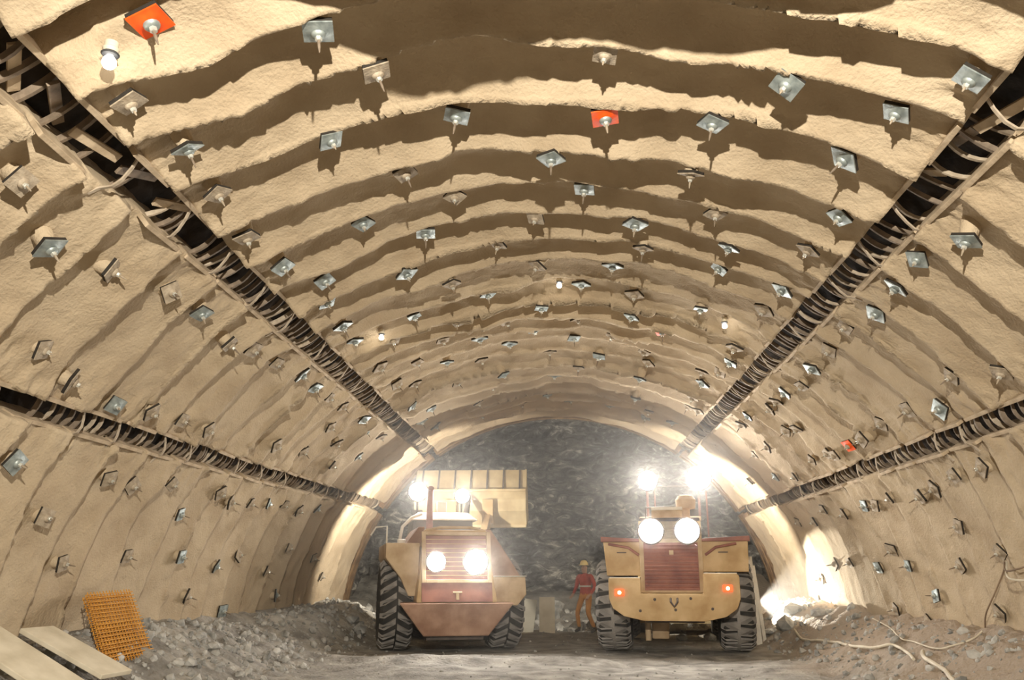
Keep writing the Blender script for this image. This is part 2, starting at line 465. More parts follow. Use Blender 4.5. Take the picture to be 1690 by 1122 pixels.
def build_slot(key, label, sgn):
    r_ = random.Random(sum(map(ord, key)))
    e0 = slot_edges(10)[key]
    root = empty('yielding_slot', frame_at(sum(e0)/2, 4.0, -0.2, False).translation)
    tag(root, label, 'slot', 'lengthwise slots in the tunnel lining')
    inv = Matrix.Translation(root.location).inverted()
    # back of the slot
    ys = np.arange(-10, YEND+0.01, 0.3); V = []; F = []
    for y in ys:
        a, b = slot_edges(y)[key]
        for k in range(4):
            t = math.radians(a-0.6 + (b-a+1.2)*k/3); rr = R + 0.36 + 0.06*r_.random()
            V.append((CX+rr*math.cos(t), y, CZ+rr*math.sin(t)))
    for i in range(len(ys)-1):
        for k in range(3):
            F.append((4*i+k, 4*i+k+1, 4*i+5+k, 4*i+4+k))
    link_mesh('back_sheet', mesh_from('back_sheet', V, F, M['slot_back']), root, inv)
    w = math.radians(e0[1]-e0[0])*R
    kinds = []
    for q in range(6):
        m_ = M['slot_steel'] if q < 4 else M['slot_pale']
        kinds.append(slat_mesh(w*1.08, r_.uniform(0.015, 0.07), r_.uniform(0.030, 0.060), r_.uniform(0.018, 0.036), r_.uniform(-0.06, 0.06), m_))
    y = 1.8
    while y < YEND-0.05:
        a, b = slot_edges(y)[key]; mid = (a+b)/2
        near = max(0.0, min(1.0, (9.0-y)/3.0))
        q = r_.choice((0,0,1,1,2,2,3,3,4,5)) if y > 6.5 else r_.choice((0,1,2,3))
        lift = -0.03 - 0.05*r_.random() - 0.10*near*r_.random()
        m4 = frame_at(mid, y, lift, False) @ Matrix.Rotation(r_.uniform(-0.10, 0.10), 4, 'Z') @ Matrix.Rotation(r_.uniform(-0.18, 0.25), 4, 'X')
        if not (near > 0.3 and r_.random() < 0.35):
            link_mesh('slat', kinds[q], root, inv @ m4)
        y += r_.uniform(0.14, 0.25) * (1 + 0.25*near)
    # broken form timber left in the near end of the slot
    for q in range(5 if key in ('UL', 'UR') else 2):
        L = r_.uniform(0.35, 0.75); tm = bm_mesh('form_timber', box_bm(-0.045, 0.045, -L/2, L/2, -0.014, 0.014, 0.004), M['slot_steel'] if q % 2 else M['edge_board'])
        yq = 4.9 + 0.55*q + r_.uniform(-0.1, 0.1); a, b = slot_edges(yq)[key]
        link_mesh('form_timber', tm, root, inv @ frame_at(r_.uniform(a+0.8, b-0.8), yq, r_.uniform(-0.16, -0.02), False) @ Matrix.Rotation(r_.uniform(-0.7, 0.7), 4, 'Z') @ Matrix.Rotation(r_.uniform(-0.3, 0.3), 4, 'X'))
    # pale straps bent over the lower edge
    sm = [strap_mesh(w, 0.05+0.10*r_.random(), 0.03+0.04*r_.random(), 0.03, M['slot_pale']) for _ in range(3)]
    y = 5.6 + r_.random()
    while y < 20.5:
        a, b = slot_edges(y)[key]
        m4 = frame_at((a+b)/2, y, 0.03, False)
        if key in ('LL', 'UL'): m4 = m4 @ Matrix.Rotation(math.pi, 4, 'Z')
        m4 = m4 @ Matrix.Rotation(r_.uniform(-0.25, 0.25), 4, 'Z')
        link_mesh('strap', r_.choice(sm), root, inv @ m4)
        y += r_.uniform(0.7, 1.9)
    # narrow form boards along both lips, one a round
    bmesh_ = {}
    for k in range(len(CRESTS)-1):
        y0, y1 = CRESTS[k], min(CRESTS[k+1], YEND)
        if y0 < 3.2 or y0 > 21: continue
        for side in (0, 1):
            L = (y1-y0) * r_.uniform(0.72, 0.98)
            key2 = round(L, 1)
            if key2 not in bmesh_:
                bmesh_[key2] = bm_mesh('edge_board', box_bm(-0.022, 0.022, -key2/2, key2/2, -0.10, 0.05, 0.006), M['edge_board'])
            yc = (y0+y1)/2; a, b = slot_edges(yc)[key]
            th = a - 0.02 if side == 0 else b + 0.02
            dd = float(inward(np.array([math.radians(th)]), np.array([yc]))[0])
            m4 = frame_at(th, yc, dd + r_.uniform(-0.01, 0.035), False) @ Matrix.Rotation(r_.uniform(-0.035, 0.035), 4, 'X') @ Matrix.Rotation(r_.uniform(-0.02, 0.02), 4, 'Z')
            if r_.random() < 0.8: link_mesh('edge_board', bmesh_[key2], root, inv @ m4)

for k_, (lab_, sg_) in SLOTS.items(): build_slot(k_, lab_, sg_)

# ------------------------------------------------------------------ rock bolts
BOLTS=[(4.93,117,1),(5.42,106.7,0),(5.45,121.7,0),(5.47,58,0),(5.52,131.4,0),(6.05,69.6,0),(6.09,103.6,0),(6.16,60.8,0),(6.17,84.5,0),(6.24,120.7,0),(6.34,134.5,0),(6.92,74.2,0),(6.96,109.8,0),(6.99,84,1),(7.01,62.2,0),(7.09,98,0),(7.09,121.4,0),(7.23,133.3,0),(7.26,49.4,0),(7.37,142.7,0),(7.82,89.2,0),(7.88,74.7,0),(7.98,104.5,0),(8,122.2,0),(8.01,59.4,0),(8.03,153.5,0),(8.04,144.4,0),(8.06,51,0),(8.1,131.6,0),(8.77,37.1,0),(8.78,50.3,0),(8.83,100.3,0),(8.86,131.6,0),(8.87,70.7,0),(8.87,111.1,0),(8.89,85.6,0),(8.95,121.4,0),(8.96,59.9,0),(8.98,158.5,0),(8.99,145.1,0),(9.6,67.7,0),(9.61,79.2,0),(9.61,91.4,0),(9.62,39.1,0),(9.63,49.5,0),(9.68,105,0),(9.7,144.3,0),(9.83,118.7,0),(9.84,163.6,0),(9.87,153.3,0),(9.92,132.6,0),(10.31,77.6,0),(10.41,50.7,0),(10.43,59.4,0),(10.45,67.6,0),(10.46,131.4,0),(10.5,96.6,0),(10.5,143.8,0),(10.5,153.6,0),(10.51,109.2,0),(10.52,120.3,0),(10.53,36.2,0),(10.58,28.2,0),(11.17,143.5,0),(11.18,37.8,0),(11.22,91.7,0),(11.25,104,0),(11.25,162.5,0),(11.27,17.9,0),(11.3,81.1,0),(11.32,28.1,0),(11.32,152.1,0),(11.34,49.8,0),(11.36,59.7,0),(11.39,131.1,0),(11.63,120.9,0),(11.91,10.3,0),(12.05,49.5,0),(12.06,21.6,0),(12.1,27,0),(12.12,37.7,0),(12.13,67.3,0),(12.17,156.1,0),(12.23,130.1,0),(12.28,99.5,0),(12.32,85.3,0),(12.38,121,0),(12.43,77.2,0),(12.43,111.3,0),(12.58,16.3,0),(12.62,26.5,0),(12.71,162,0),(12.75,37.2,0),(12.84,48.6,0),(12.88,76.9,0),(12.89,151.7,0),(12.94,91.5,0),(12.96,60,0),(13,130.5,0),(13.08,116.2,0),(13.16,105.5,0),(13.42,37.1,1),(13.47,168,0),(13.48,141.5,0),(13.52,152.7,0),(13.55,27.4,0),(13.56,12.3,0),(13.63,49.4,0),(13.66,71.3,1),(13.68,59.1,0),(13.72,130.2,0),(13.77,85.5,0),(13.87,97.6,0),(13.96,109,0),(13.97,120.6,0),(14.22,8.2,0),(14.26,163.4,0),(14.27,16.7,0),(14.29,26.8,0),(14.3,36.6,0),(14.36,49.1,0),(14.42,152.3,0),(14.55,93.1,0),(14.56,59.5,0),(14.63,103,0),(14.64,130.1,0),(14.66,79.3,0),(14.69,172.8,0),(14.72,114.9,0),(14.84,37.1,0),(14.87,19.1,0),(14.89,27,0),(15.1,43.2,0),(15.1,170.8,0),(15.12,161.4,0),(15.13,48.7,0),(15.17,151.6,0),(15.19,134.5,0),(15.2,86,0),(15.21,140.9,0),(15.35,98,0),(15.36,61.9,0),(15.37,72.9,0),(15.55,110.3,0),(15.65,37.3,0),(15.66,9.4,0),(15.67,120.5,0),(15.68,43.9,0),(15.74,16.4,0),(15.91,60.7,0),(15.93,71.5,0),(15.94,26.5,0),(15.98,50.5,0),(16.06,81,0),(16.12,151.2,0),(16.23,90.6,0),(16.28,104.1,0),(16.32,117.8,0),(16.33,136.6,0),(16.39,129.8,0),(16.8,164,0),(16.82,72,0),(16.87,140.6,0),(16.94,151.5,0),(16.95,17.6,0),(16.99,84.8,0),(17.01,28.1,0),(17.01,100.5,0),(17.02,131.3,0),(17.04,35.9,0),(17.04,110.2,0),(17.11,43.4,0),(17.15,60.6,0),(17.3,120.9,0),(17.33,49.8,0),(17.56,159.2,0),(17.71,168.7,0),(17.73,58.1,0),(17.97,17.4,0),(17.99,26.2,0),(18.02,150.2,0),(18.03,136.6,0),(18.05,37.5,0),(18.07,43.6,0),(18.15,103.7,0),(18.19,89.9,0),(18.22,118.1,0),(18.27,60.2,0),(18.36,130.5,0),(18.88,71.3,0),(19.01,26.9,0),(19.05,121.7,0),(19.08,108.1,0),(19.38,14.3,0),(19.75,161,0),(19.91,67.2,0),(19.98,91.8,0),(20.06,119.9,0),(20.42,61,0),(20.59,38.8,0),(20.83,165.1,0),(21.11,108.8,0),(21.12,76.4,0),(21.23,67.1,0),(21.27,86.2,0),(21.64,98.6,0)]

def plate_mesh(m, s=0.118):
    """square dished bearing plate"""
    bm = bmesh.new(); n = 6; g = []
    for i in range(n+1):
        row = []
        for j in range(n+1):
            x = -s + 2*s*i/n; y = -s + 2*s*j/n; r = math.hypot(x, y)
            row.append(bm.verts.new((x, y, 0.030*max(0, 1-(r/0.085)**2)**0.8)))
        g.append(row)
    for i in range(n):
        for j in range(n):
            bm.faces.new((g[i][j], g[i+1][j], g[i+1][j+1], g[i][j+1]))
    ret = bmesh.ops.extrude_face_region(bm, geom=bm.faces[:])
    bmesh.ops.translate(bm, vec=(0,0,-0.012), verts=[v for v in ret['geom'] if isinstance(v, bmesh.types.BMVert)])
    return bm_mesh('plate', bm, m, smooth=True)

PLATES = [plate_mesh(M['plate_steel']), plate_mesh(M['plate_dusty']), plate_mesh(M['plate_orange'])]
UNDERSIDE = bm_mesh('dark_underside', box_bm(-0.115, 0.115, -0.115, 0.115, -0.036, 0.0, 0.004), M['underside_black'])  # near-black block that draws a dark band along the plate edge
COLLAR = bm_mesh('collar', lathe_bm([(-0.30, 0.125), (-0.16, 0.10), (-0.09, 0.09), (-0.045, 0.085)], 12, 'z'), M['shotcrete'], smooth=True)
NUT = bm_mesh('nut', lathe_bm([(0.0, 0.028), (0.026, 0.028), (0.031, 0.022)], 6, 'z'), M['nut_pale'])
WASHER = bm_mesh('dome_washer', lathe_bm([(0.0, 0.058), (0.012, 0.055), (0.026, 0.040), (0.030, 0.02)], 14, 'z'), M['plate_dusty'], smooth=True)
WASHER2 = bm_mesh('dome_washer', lathe_bm([(0.0, 0.058), (0.012, 0.055), (0.026, 0.040), (0.030, 0.02)], 14, 'z'), M['plate_steel'], smooth=True)
ENDS = [bm_mesh('bolt_end', lathe_bm([(-0.25, 0.012), (l_*0.6, 0.012), (l_, 0.005)], 8, 'z'), m_) for l_, m_ in ((0.07, M['plate_dusty']), (0.11, M['plate_dusty']), (0.14, M['slot_steel']))]
ORD = ['zeroth','first','second','third','fourth','fifth','sixth','seventh','eighth','ninth','tenth','eleventh','twelfth','thirteenth','fourteenth','fifteenth','sixteenth','seventeenth','eighteenth','nineteenth','twentieth']

def zone_of(th):
    return 'lower right wall' if th < 32.5 else 'upper right wall' if th < 54.5 else 'crown' if th < 126 else 'upper left wall' if th < 147.4 else 'lower left wall'
ring_c = np.array([c for c in CRESTS if c > 4.0])
def ring_of(y): return int(np.searchsorted(ring_c, y-0.02))
cells = {}
for b_ in BOLTS: cells.setdefault((zone_of(b_[1]), ring_of(b_[0])), []).append(b_)
br = random.Random(99)
first_ring = {}
for (z_, k_) in cells: first_ring[z_] = sorted(set(first_ring.get(z_, []) + [k_]))
ORANGE_LABEL = {(4.93, 117): 'bright orange bolt plate at the top left beside the hanging light bulb',
                (6.99, 84): 'bright orange bolt plate in the middle of the near crown',
                (13.66, 71.3): 'small faded orange bolt plate far back on the crown',
                (13.42, 37.1): 'small faded orange bolt plate on the upper right wall'}
for (z_, k_), lst in sorted(cells.items(), key=lambda q: (q[0][1], q[0][0])):
    lst.sort(key=lambda q: -q[1])           # left to right across the crown
    if 'left' in z_: lst.sort(key=lambda q: q[1])    # top to bottom
    ringno = first_ring[z_].index(k_) + 1
    for i_, (y_, th_, o_) in enumerate(lst):
        if len(lst) == 1:
            lab = 'only bolt plate on the %s in its %s bolt ring from the camera' % (z_, ORD[ringno])
        elif z_ == 'crown':
            lab = 'bolt plate on the crown, %s from left in its %s bolt ring from camera' % (ORD[i_+1], ORD[ringno])
        else:
            lab = 'bolt plate on the %s, %s from top in its %s bolt ring' % (z_, ORD[i_+1], ORD[ringno])
        if o_: lab = ORANGE_LABEL.get((y_, th_), lab)
        root = empty('rock_bolt')
        big = br.uniform(0.82, 1.0) * (0.9 if 'wall' in z_ else 1.0) if not (o_ and y_ < 8) else 1.02
        d_here = float(inward(np.array([math.radians(th_)]), np.array([y_]))[0])
        lift = br.uniform(0.030, 0.055) + max(0.66*max(0.0, crest_amp(math.radians(th_), y_) - d_here), 0.92*(patch_max(math.radians(th_), y_) - d_here))
        spin = br.choice((0.0, 0.35, 0.7, -0.35)) + br.uniform(-0.2, 0.2)
        if o_ and y_ < 8: spin = 0.12; lift = min(lift, 0.07) if y_ < 6 else lift + 0.04
        root.matrix_world = (frame_at(th_, y_, lift) @ Matrix.Rotation(br.gauss(0, 0.15), 4, 'X') @ Matrix.Rotation(br.gauss(0.0, 0.15), 4, 'Y')
                             @ Matrix.Rotation(spin, 4, 'Z') @ Matrix.Scale(big, 4))
        tag(root, lab, 'rock bolt', 'rock bolt plates on the sprayed concrete')
        steel = br.random() < (0.5 if z_ == 'crown' else 0.3)
        link_mesh('collar', COLLAR, root)
        link_mesh('dark_underside', UNDERSIDE, root, Matrix.Translation((0,0,-0.012)))
        link_mesh('plate', PLATES[2 if o_ else 0 if steel else 1], root)
        link_mesh('dome_washer', WASHER2 if steel else WASHER, root, Matrix.Translation((0,0,0.022)))
        link_mesh('nut', NUT, root, Matrix.Translation((0,0,0.05)))
        link_mesh('bolt_end', br.choice(ENDS), root, Matrix.Translation((0,0,0.05)))

# ------------------------------------------------------------------ light bulbs of the lighting string
BULB = bm_mesh('bulb', lathe_bm([(-0.125, 0.006), (-0.115, 0.035), (-0.085, 0.052), (-0.05, 0.045), (-0.02, 0.022), (0.0, 0.02)], 16, 'z'), M['bulb'], smooth=True)
SOCK = bm_mesh('socket', lathe_bm([(-0.01, 0.045), (0.035, 0.06), (0.045, 0.05), (0.09, 0.05), (0.10, 0.03)], 16, 'z'), M['board_pale'], smooth=True)
RING = bm_mesh('rim', lathe_bm([(-0.016, 0.056), (-0.006, 0.066), (0.004, 0.056)], 16, 'z'), M['rubber_black'], smooth=True)
for y_, th_, sc_, lab in ((4.96, 120.4, 0.95, 'large glowing bulb in a pale socket at the top left of the lining'),
                          (12.38, 88.6, 0.8, 'small glowing bulb near the middle of the crown'),
                          (12.64, 117.1, 0.8, 'small glowing bulb on the left flank of the crown'),
                          (12.42, 63.3, 0.8, 'small glowing bulb on the right flank of the crown')):
    p = surf(th_, y_); c = Vector((CX, y_, CZ)); p = p + (c-p).normalized()*0.10*sc_
    root = empty('light_bulb', p); root.scale = (sc_,)*3
    tag(root, lab, 'light bulb', 'bulbs of the tunnel lighting string')
    link_mesh('socket', SOCK, root); link_mesh('rim', RING, root); link_mesh('bulb', BULB, root)
    d = bpy.data.lights.new('bulb_light', 'POINT'); d.energy = 3; d.shadow_soft_size = 0.05; d.color = (1, 0.87, 0.66)
    lo = bpy.data.objects.new('bulb_light', d); col.objects.link(lo); lo.location = p + Vector((0, 0, -0.30))

# ------------------------------------------------------------------ steel arch at the end of the lining
def arch(name, y, r, depth, width, label):
    root = empty(name, (CX, y, CZ)); tag(root, label, 'steel arch')
    def ring_piece(nm, r0, r1, w0, w1, a0, a1, n):
        V = []; F = []
        for i in range(n+1):
            t = math.radians(a0+(a1-a0)*i/n)
            for rr, yy in ((r0, w0), (r0, w1), (r1, w1), (r1, w0)):
                V.append((rr*math.cos(t), yy, rr*math.sin(t)))
        for i in range(n):
            a = 4*i
            for k in range(4):
                j = (k+1) % 4; F.append((a+k, a+4+k, a+4+j, a+j))
        F.append((0,1,2,3)); F.append((4*n+3, 4*n+2, 4*n+1, 4*n))
        link_mesh(nm, mesh_from(nm, V, F, M['arch_steel']), root)
    segs = ((2, 32), (33, 54), (55, 125), (126.5, 145.5), (147.5, 178))
    for a0, a1 in segs:
        n = max(8, int((a1-a0)/1.6))
        ring_piece('inner_flange', r, r+0.02, -width/2, width/2, a0, a1, n)
        ring_piece('web', r+0.02, r+depth-0.02, -0.01, 0.01, a0, a1, n)
        ring_piece('outer_flange', r+depth-0.02, r+depth, -width/2, width/2, a0, a1, n)
arch('steel_arch', 23.55, R-0.13, 0.18, 0.16, 'brown steel arch rib against the end of the sprayed lining')
arch('steel_arch', 24.5, R-0.02, 0.18, 0.16, 'second brown steel arch rib standing deeper against the bare rock')

# ------------------------------------------------------------------ wheel loaders
TYRE_R, TYRE_W = 0.86, 0.64
def tyre_profile():
    w = TYRE_W/2; r = TYRE_R - 0.045
    return [(-w*0.86, 0.46), (-w, 0.60), (-w, 0.70), (-w*0.93, r-0.05), (-w*0.80, r), (0, r+0.008), (w*0.80, r), (w*0.93, r-0.05), (w, 0.70), (w, 0.60), (w*0.86, 0.46)]
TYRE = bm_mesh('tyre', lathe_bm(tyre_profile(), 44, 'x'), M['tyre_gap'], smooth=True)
RIM = bm_mesh('rim', lathe_bm([(-0.27, 0.46), (-0.27, 0.40), (-0.12, 0.36), (-0.12, 0.15), (-0.2, 0.14), (-0.2, 0.05), (0.2, 0.05), (0.2, 0.14), (0.12, 0.15), (0.12, 0.36), (0.27, 0.40), (0.27, 0.46)], 28, 'x'), M['loader_yellow'], smooth=True)
def lug_mesh(style, sgn):
    """a tread bar from the middle line to the shoulder, local z is outward, y runs round the tyre"""
    w = TYRE_W/2
    if style == 'chevron':
        top = [(0.015, 0.115), (0.015, 0.00), (w*0.72, -0.125), (w*1.0, -0.135), (w*1.0, -0.045), (w*0.75, -0.025)]
        h = [0.055, 0.055, 0.048, -0.05, -0.05, 0.048]
    else:
        top = [(-0.03, 0.085), (-0.03, -0.085), (w*0.70, -0.105), (w*1.0, -0.10), (w*1.0, 0.02), (w*0.72, 0.045)]
        h = [0.052, 0.052, 0.045, -0.05, -0.05, 0.045]
    r0 = TYRE_R-0.05
    bot = [(sgn*x*0.99, y*1.05, r0-0.05 + (hh if hh < 0 else 0)) for (x, y), hh in zip(top, h)]
    tp = [(sgn*x*(1.02 if hh < 0 else 1), y, r0+hh) for (x, y), hh in zip(top, h)]
    return bm_mesh('lug', hull_bm(bot, tp, 0.008), M['tyre'])
LUGS = {(s, g): lug_mesh(s, g) for s in ('chevron', 'block') for g in (-1, 1)}

def add_wheel(root, x, y, style, world=False):
    m4 = Matrix.Translation((x, y, TYRE_R))
    t = link_mesh('tyre', TYRE, root, root.matrix_basis.inverted() @ m4 if world else m4)
    link_mesh('rim', RIM, t)
    n = 22
    for i in range(n):
        for g in (-1, 1):
            a = 2*math.pi*(i + (0.5 if g > 0 else 0))/n
            link_mesh('lug', LUGS[(style, g)], t, Matrix.Rotation(a, 4, 'X'))

def part(root, name, bm, m, smooth=False, parent=None, world=None):
    me = bm_mesh(name, bm, M[m] if isinstance(m, str) else m, smooth=smooth)
    o = link_mesh(name, me, parent or root)
    if world is not None:
        o.matrix_basis = root.matrix_basis.inverted() @ world
    return o

def work_lamp(root, x, y, z, r, post=None, depth=0.12):
    """round work lamp: dark housing, ring and glowing lens that look backwards"""
    h = part(root, 'work_lamp', lathe_bm([(0.0, r*1.08), (0.03, r*1.12), (depth*0.6, r*1.0), (depth, r*0.6), (depth+0.03, r*0.25)], 24, 'y'), 'loader_dark', True)
    h.matrix_basis = Matrix.Translation((x, y, z))
    l = link_mesh('lens', bm_mesh('lens', lathe_bm([(-0.028, r*0.25), (-0.024, r*0.6), (-0.012, r*0.9), (0.004, r*1.0)], 24, 'y'), M['lamp'], True), h)
    return h

def loader_left():
    root = empty('wheel_loader', (-2.34, 17.95, 0.0), math.radians(15))
    tag(root, 'left wheel loader with wide raised bucket, tapered rear hood and lit lamps', 'wheel loader', 'wheel loaders parked before the face')
    bpy.context.view_layer.update()
    P = lambda nm, bm, m, sm=False, pa=None: part(root, nm, bm, m, sm, pa)
    for sx in (-1, 1): add_wheel(root, sx*1.10, 0.0, 'chevron')
    for sx in (-1, 1): add_wheel(root, -2.55 + sx*1.05, 21.3, 'chevron', True)
    # belly and rear frame
    P('rear_frame', hull_bm([(-0.62,-1.18,0.30),(0.62,-1.18,0.30),(0.62,1.9,0.45),(-0.62,1.9,0.45)], [(-1.10,-1.30,0.90),(1.10,-1.30,0.90),(0.75,1.9,1.0),(-0.75,1.9,1.0)], 0.03), 'loader_brown')
    P('axle', tube_bm([(-0.8,0,0.86),(0.8,0,0.86)], 0.17, 12), 'loader_dark', True)
    P('underguard', box_bm(-0.55,0.55,-1.0,-0.2,0.22,0.32,0.02), 'loader_dark')
    # hood: tapered, leaning forward
    P('engine_hood', hull_bm([(-0.78,-1.24,0.90),(0.78,-1.24,0.90),(0.86,1.15,0.95),(-0.86,1.15,0.95)], [(-0.62,-0.86,2.28),(0.62,-0.86,2.28),(0.66,1.15,2.34),(-0.66,1.15,2.34)], 0.05), 'loader_yellow')
    # rear guard: lower maroon door, frame and mesh bars over the radiator
    def rear_y(z): return -1.24 + (z-0.9)/(2.28-0.9)*0.38
    def slab(x0, x1, z0, z1, t, bev=0.008):
        a, b = rear_y(z0), rear_y(z1)
        return hull_bm([(x0,a-t,z0),(x1,a-t,z0),(x1,a+0.01,z0),(x0,a+0.01,z0)], [(x0,b-t,z1),(x1,b-t,z1),(x1,b+0.01,z1),(x0,b+0.01,z1)], bev)
    door = P('rear_door', slab(-0.68, 0.68, 0.92, 1.27, 0.035), 'loader_maroon')
    P('latch', slab(-0.03, 0.03, 0.96, 1.10, 0.07), 'loader_dusty', False, door)
    P('latch', slab(-0.09, 0.09, 1.08, 1.11, 0.075), 'loader_dusty', False, door)
    scr = P('radiator_screen', slab(-0.60, 0.60, 1.32, 2.16, 0.012), 'loader_maroon')
    for a_ in ((-0.68,-0.60,1.27,2.24), (0.60,0.68,1.27,2.24)): P('guard_post', slab(*a_, 0.06), 'loader_dusty')
    for a_ in ((-0.60,0.60,1.27,1.33), (-0.60,0.60,2.17,2.24)): P('guard_rail', slab(*a_, 0.06), 'loader_dusty')
    for i in range(9): P('screen_bar', slab(-0.59, 0.59, 1.40+i*0.085, 1.415+i*0.085, 0.028, 0.0), 'loader_yellow', False, scr)
    for x, r in ((-0.41, 0.18), (0.36, 0.23)): work_lamp(root, x, rear_y(1.66)-0.12, 1.66, r)
    P('roof_rail', tube_bm([(-0.60,-0.8,2.26),(-0.30,-0.86,2.32),(0.3,-0.86,2.32),(0.60,-0.8,2.26)], 0.03, 8), 'loader_dusty', True)
    # flanks: high tank on the left, low step box on the right
    tank = P('fuel_tank', prism_xz([(-1.36,2.02),(-0.70,2.02),(-0.72,1.02),(-0.90,1.02),(-1.06,1.36),(-1.36,1.74)], -0.86, 1.7, 0.025), 'loader_dusty')
    P('flank', prism_xz([(0.60,2.30),(0.72,2.30),(1.10,1.75),(1.34,1.38),(0.66,1.38)], -0.75, 1.2, 0.02), 'loader_brown')
    P('flank', prism_xz([(-0.60,2.34),(-0.72,2.34),(-1.0,1.95),(-0.66,1.95)], -0.70, 1.2, 0.02), 'loader_brown')
    P('filler_cap', lathe_bm([(2.02,0.09),(2.12,0.09),(2.13,0.05)], 14, 'z'), 'roof_white', True, tank).matrix_basis = Matrix.Translation((-0.98, 0.2, 0))
    P('grab_rail', tube_bm([(-1.30,0.0,2.02),(-1.30,0.0,2.38),(-1.52,0.05,2.36),(-1.62,0.1,2.20)], 0.018, 8), 'roof_white', True)
    sb = P('step_box', prism_xz([(0.70,1.38),(1.38,1.38),(1.40,1.05),(1.22,0.84),(0.70,0.86)], -1.0, 0.9, 0.02), 'loader_dusty')
    P('step_plate', box_bm(0.70,1.40,-1.02,0.9,1.385,1.40), 'roof_white', False, sb)
    # cab
    P('cab', hull_bm([(-0.78,1.15,1.0),(0.78,1.15,1.0),(0.80,2.55,1.0),(-0.80,2.55,1.0)], [(-0.66,1.20,2.62),(0.66,1.20,2.62),(0.66,2.45,2.62),(-0.66,2.45,2.62)], 0.05), 'loader_dark')
    P('cab_roof', hull_bm([(-0.78,1.05,2.58),(0.78,1.05,2.58),(0.78,2.6,2.58),(-0.78,2.6,2.58)], [(-0.55,1.2,2.76),(0.55,1.2,2.76),(0.55,2.45,2.76),(-0.55,2.45,2.76)], 0.04), 'roof_white')
    P('rear_window', hull_bm([(-0.62,1.13,2.3),(0.62,1.13,2.3),(0.62,1.17,2.3),(-0.62,1.17,2.3)], [(-0.60,1.15,2.56),(0.60,1.15,2.56),(0.60,1.19,2.56),(-0.60,1.19,2.56)]), 'cab_glass')
    P('filter_box', box_bm(-0.14,0.08,1.25,1.55,2.72,3.0,0.02), 'roof_white')
    ex = P('exhaust_pipe', tube_bm([(-0.34,0.85,2.3),(-0.34,0.85,3.05),(-0.34,0.80,3.18),(-0.34,0.72,3.24)], 0.07, 12), 'loader_maroon', True)
    P('hand_rail', tube_bm([(-0.98,0.95,2.05),(-0.92,0.9,2.42),(-0.72,0.9,2.62),(-0.50,0.9,2.70)], 0.035, 8), 'roof_white', True)
    P('mirror_arm', tube_bm([(0.74,1.9,2.2),(0.98,1.6,2.1),(1.02,1.5,1.95)], 0.015, 6), 'loader_dark', True)
    P('mirror', lathe_bm([(-0.03,0.06),(-0.028,0.085),(0.02,0.075),(0.03,0.03)], 18, 'y'), 'roof_white', True).matrix_basis = Matrix.Translation((1.02,1.48,1.78)) @ Matrix.Diagonal((1,1,1.9,1))
    for x, z in ((-0.56, 3.22), (0.44, 3.14)):
        P('lamp_post', tube_bm([(x,1.42,2.7),(x,1.42,z-0.05)], 0.025, 8), 'loader_dark', True)
        work_lamp(root, x, 1.32, z, 0.205 if x < 0 else 0.16)
    # front frame, arms and raised bucket (steered a little back towards the tunnel axis)
    W0 = Matrix.Translation((-2.52, 0, 0))
    part(root, 'front_frame', hull_bm([(-0.6,20.3,0.45),(0.6,20.3,0.45),(0.6,22.0,0.45),(-0.6,22.0,0.45)], [(-0.45,20.5,1.75),(0.45,20.5,1.75),(0.5,21.6,1.3),(-0.5,21.6,1.3)], 0.04), 'loader_yellow', world=W0)
    for sx in (-1, 1):
        part(root, 'lift_arm', hull_bm([(sx*0.45-0.09,20.7,1.45),(sx*0.45+0.09,20.7,1.45),(sx*0.45+0.09,20.7,1.75),(sx*0.45-0.09,20.7,1.75)],
             [(sx*0.50-0.09,23.5,2.75),(sx*0.50+0.09,23.5,2.75),(sx*0.50+0.09,23.4,3.1),(sx*0.50-0.09,23.4,3.1)], 0.02), 'loader_yellow', world=W0)
    part(root, 'tilt_cylinder', tube_bm([(0,20.8,1.8),(0,22.4,2.9),(0,23.3,3.5)], [0.09,0.09,0.05], 12), 'loader_dark', True, world=W0)
    # bucket: curved shell seen from behind
    prof = [(23.62,2.70),(23.42,3.10),(23.40,3.40),(23.44,3.66),(23.50,3.68),(23.78,4.25),(23.84,4.25),(23.60,3.66),(23.56,3.40),(23.58,3.14),(23.80,2.86),(24.9,3.02),(24.9,2.97),(23.80,2.72)]
    bk = part(root, 'bucket', prism_yz(prof, -1.52, 1.52), 'bucket_steel', world=W0)
    for sx in (-1, 1):
        o = link_mesh('bucket_side', bm_mesh('bucket_side', prism_yz([(23.56,2.74),(23.40,3.40),(23.76,4.27),(23.90,4.25),(24.9,3.0),(23.8,2.70)], sx*1.50, sx*1.54), M['bucket_steel']), bk)
    for i in range(7):
        x = -1.35 + i*0.45
        link_mesh('bucket_rib', bm_mesh('bucket_rib', prism_yz([(23.40,3.66),(23.48,3.64),(23.80,4.23),(23.74,4.26)], x-0.02, x+0.02), M['loader_dark']), bk)
    link_mesh('back_ridge', bm_mesh('back_ridge', box_bm(-1.53,1.53,23.34,23.46,3.62,3.69,0.015), M['bucket_steel']), bk)
    link_mesh('bottom_lip', bm_mesh('bottom_lip', box_bm(-1.53,1.53,23.50,23.66,2.66,2.74,0.015), M['bucket_steel']), bk)
    link_mesh('bucket_hinge', bm_mesh('bucket_hinge', box_bm(-0.65,-0.35,23.2,23.6,2.75,3.4,0.02), M['loader_yellow']), bk)
    link_mesh('bucket_hinge', bm_mesh('bucket_hinge', box_bm(0.35,0.65,23.2,23.6,2.75,3.4,0.02), M['loader_yellow']), bk)
    return root
LOADER_L = loader_left()

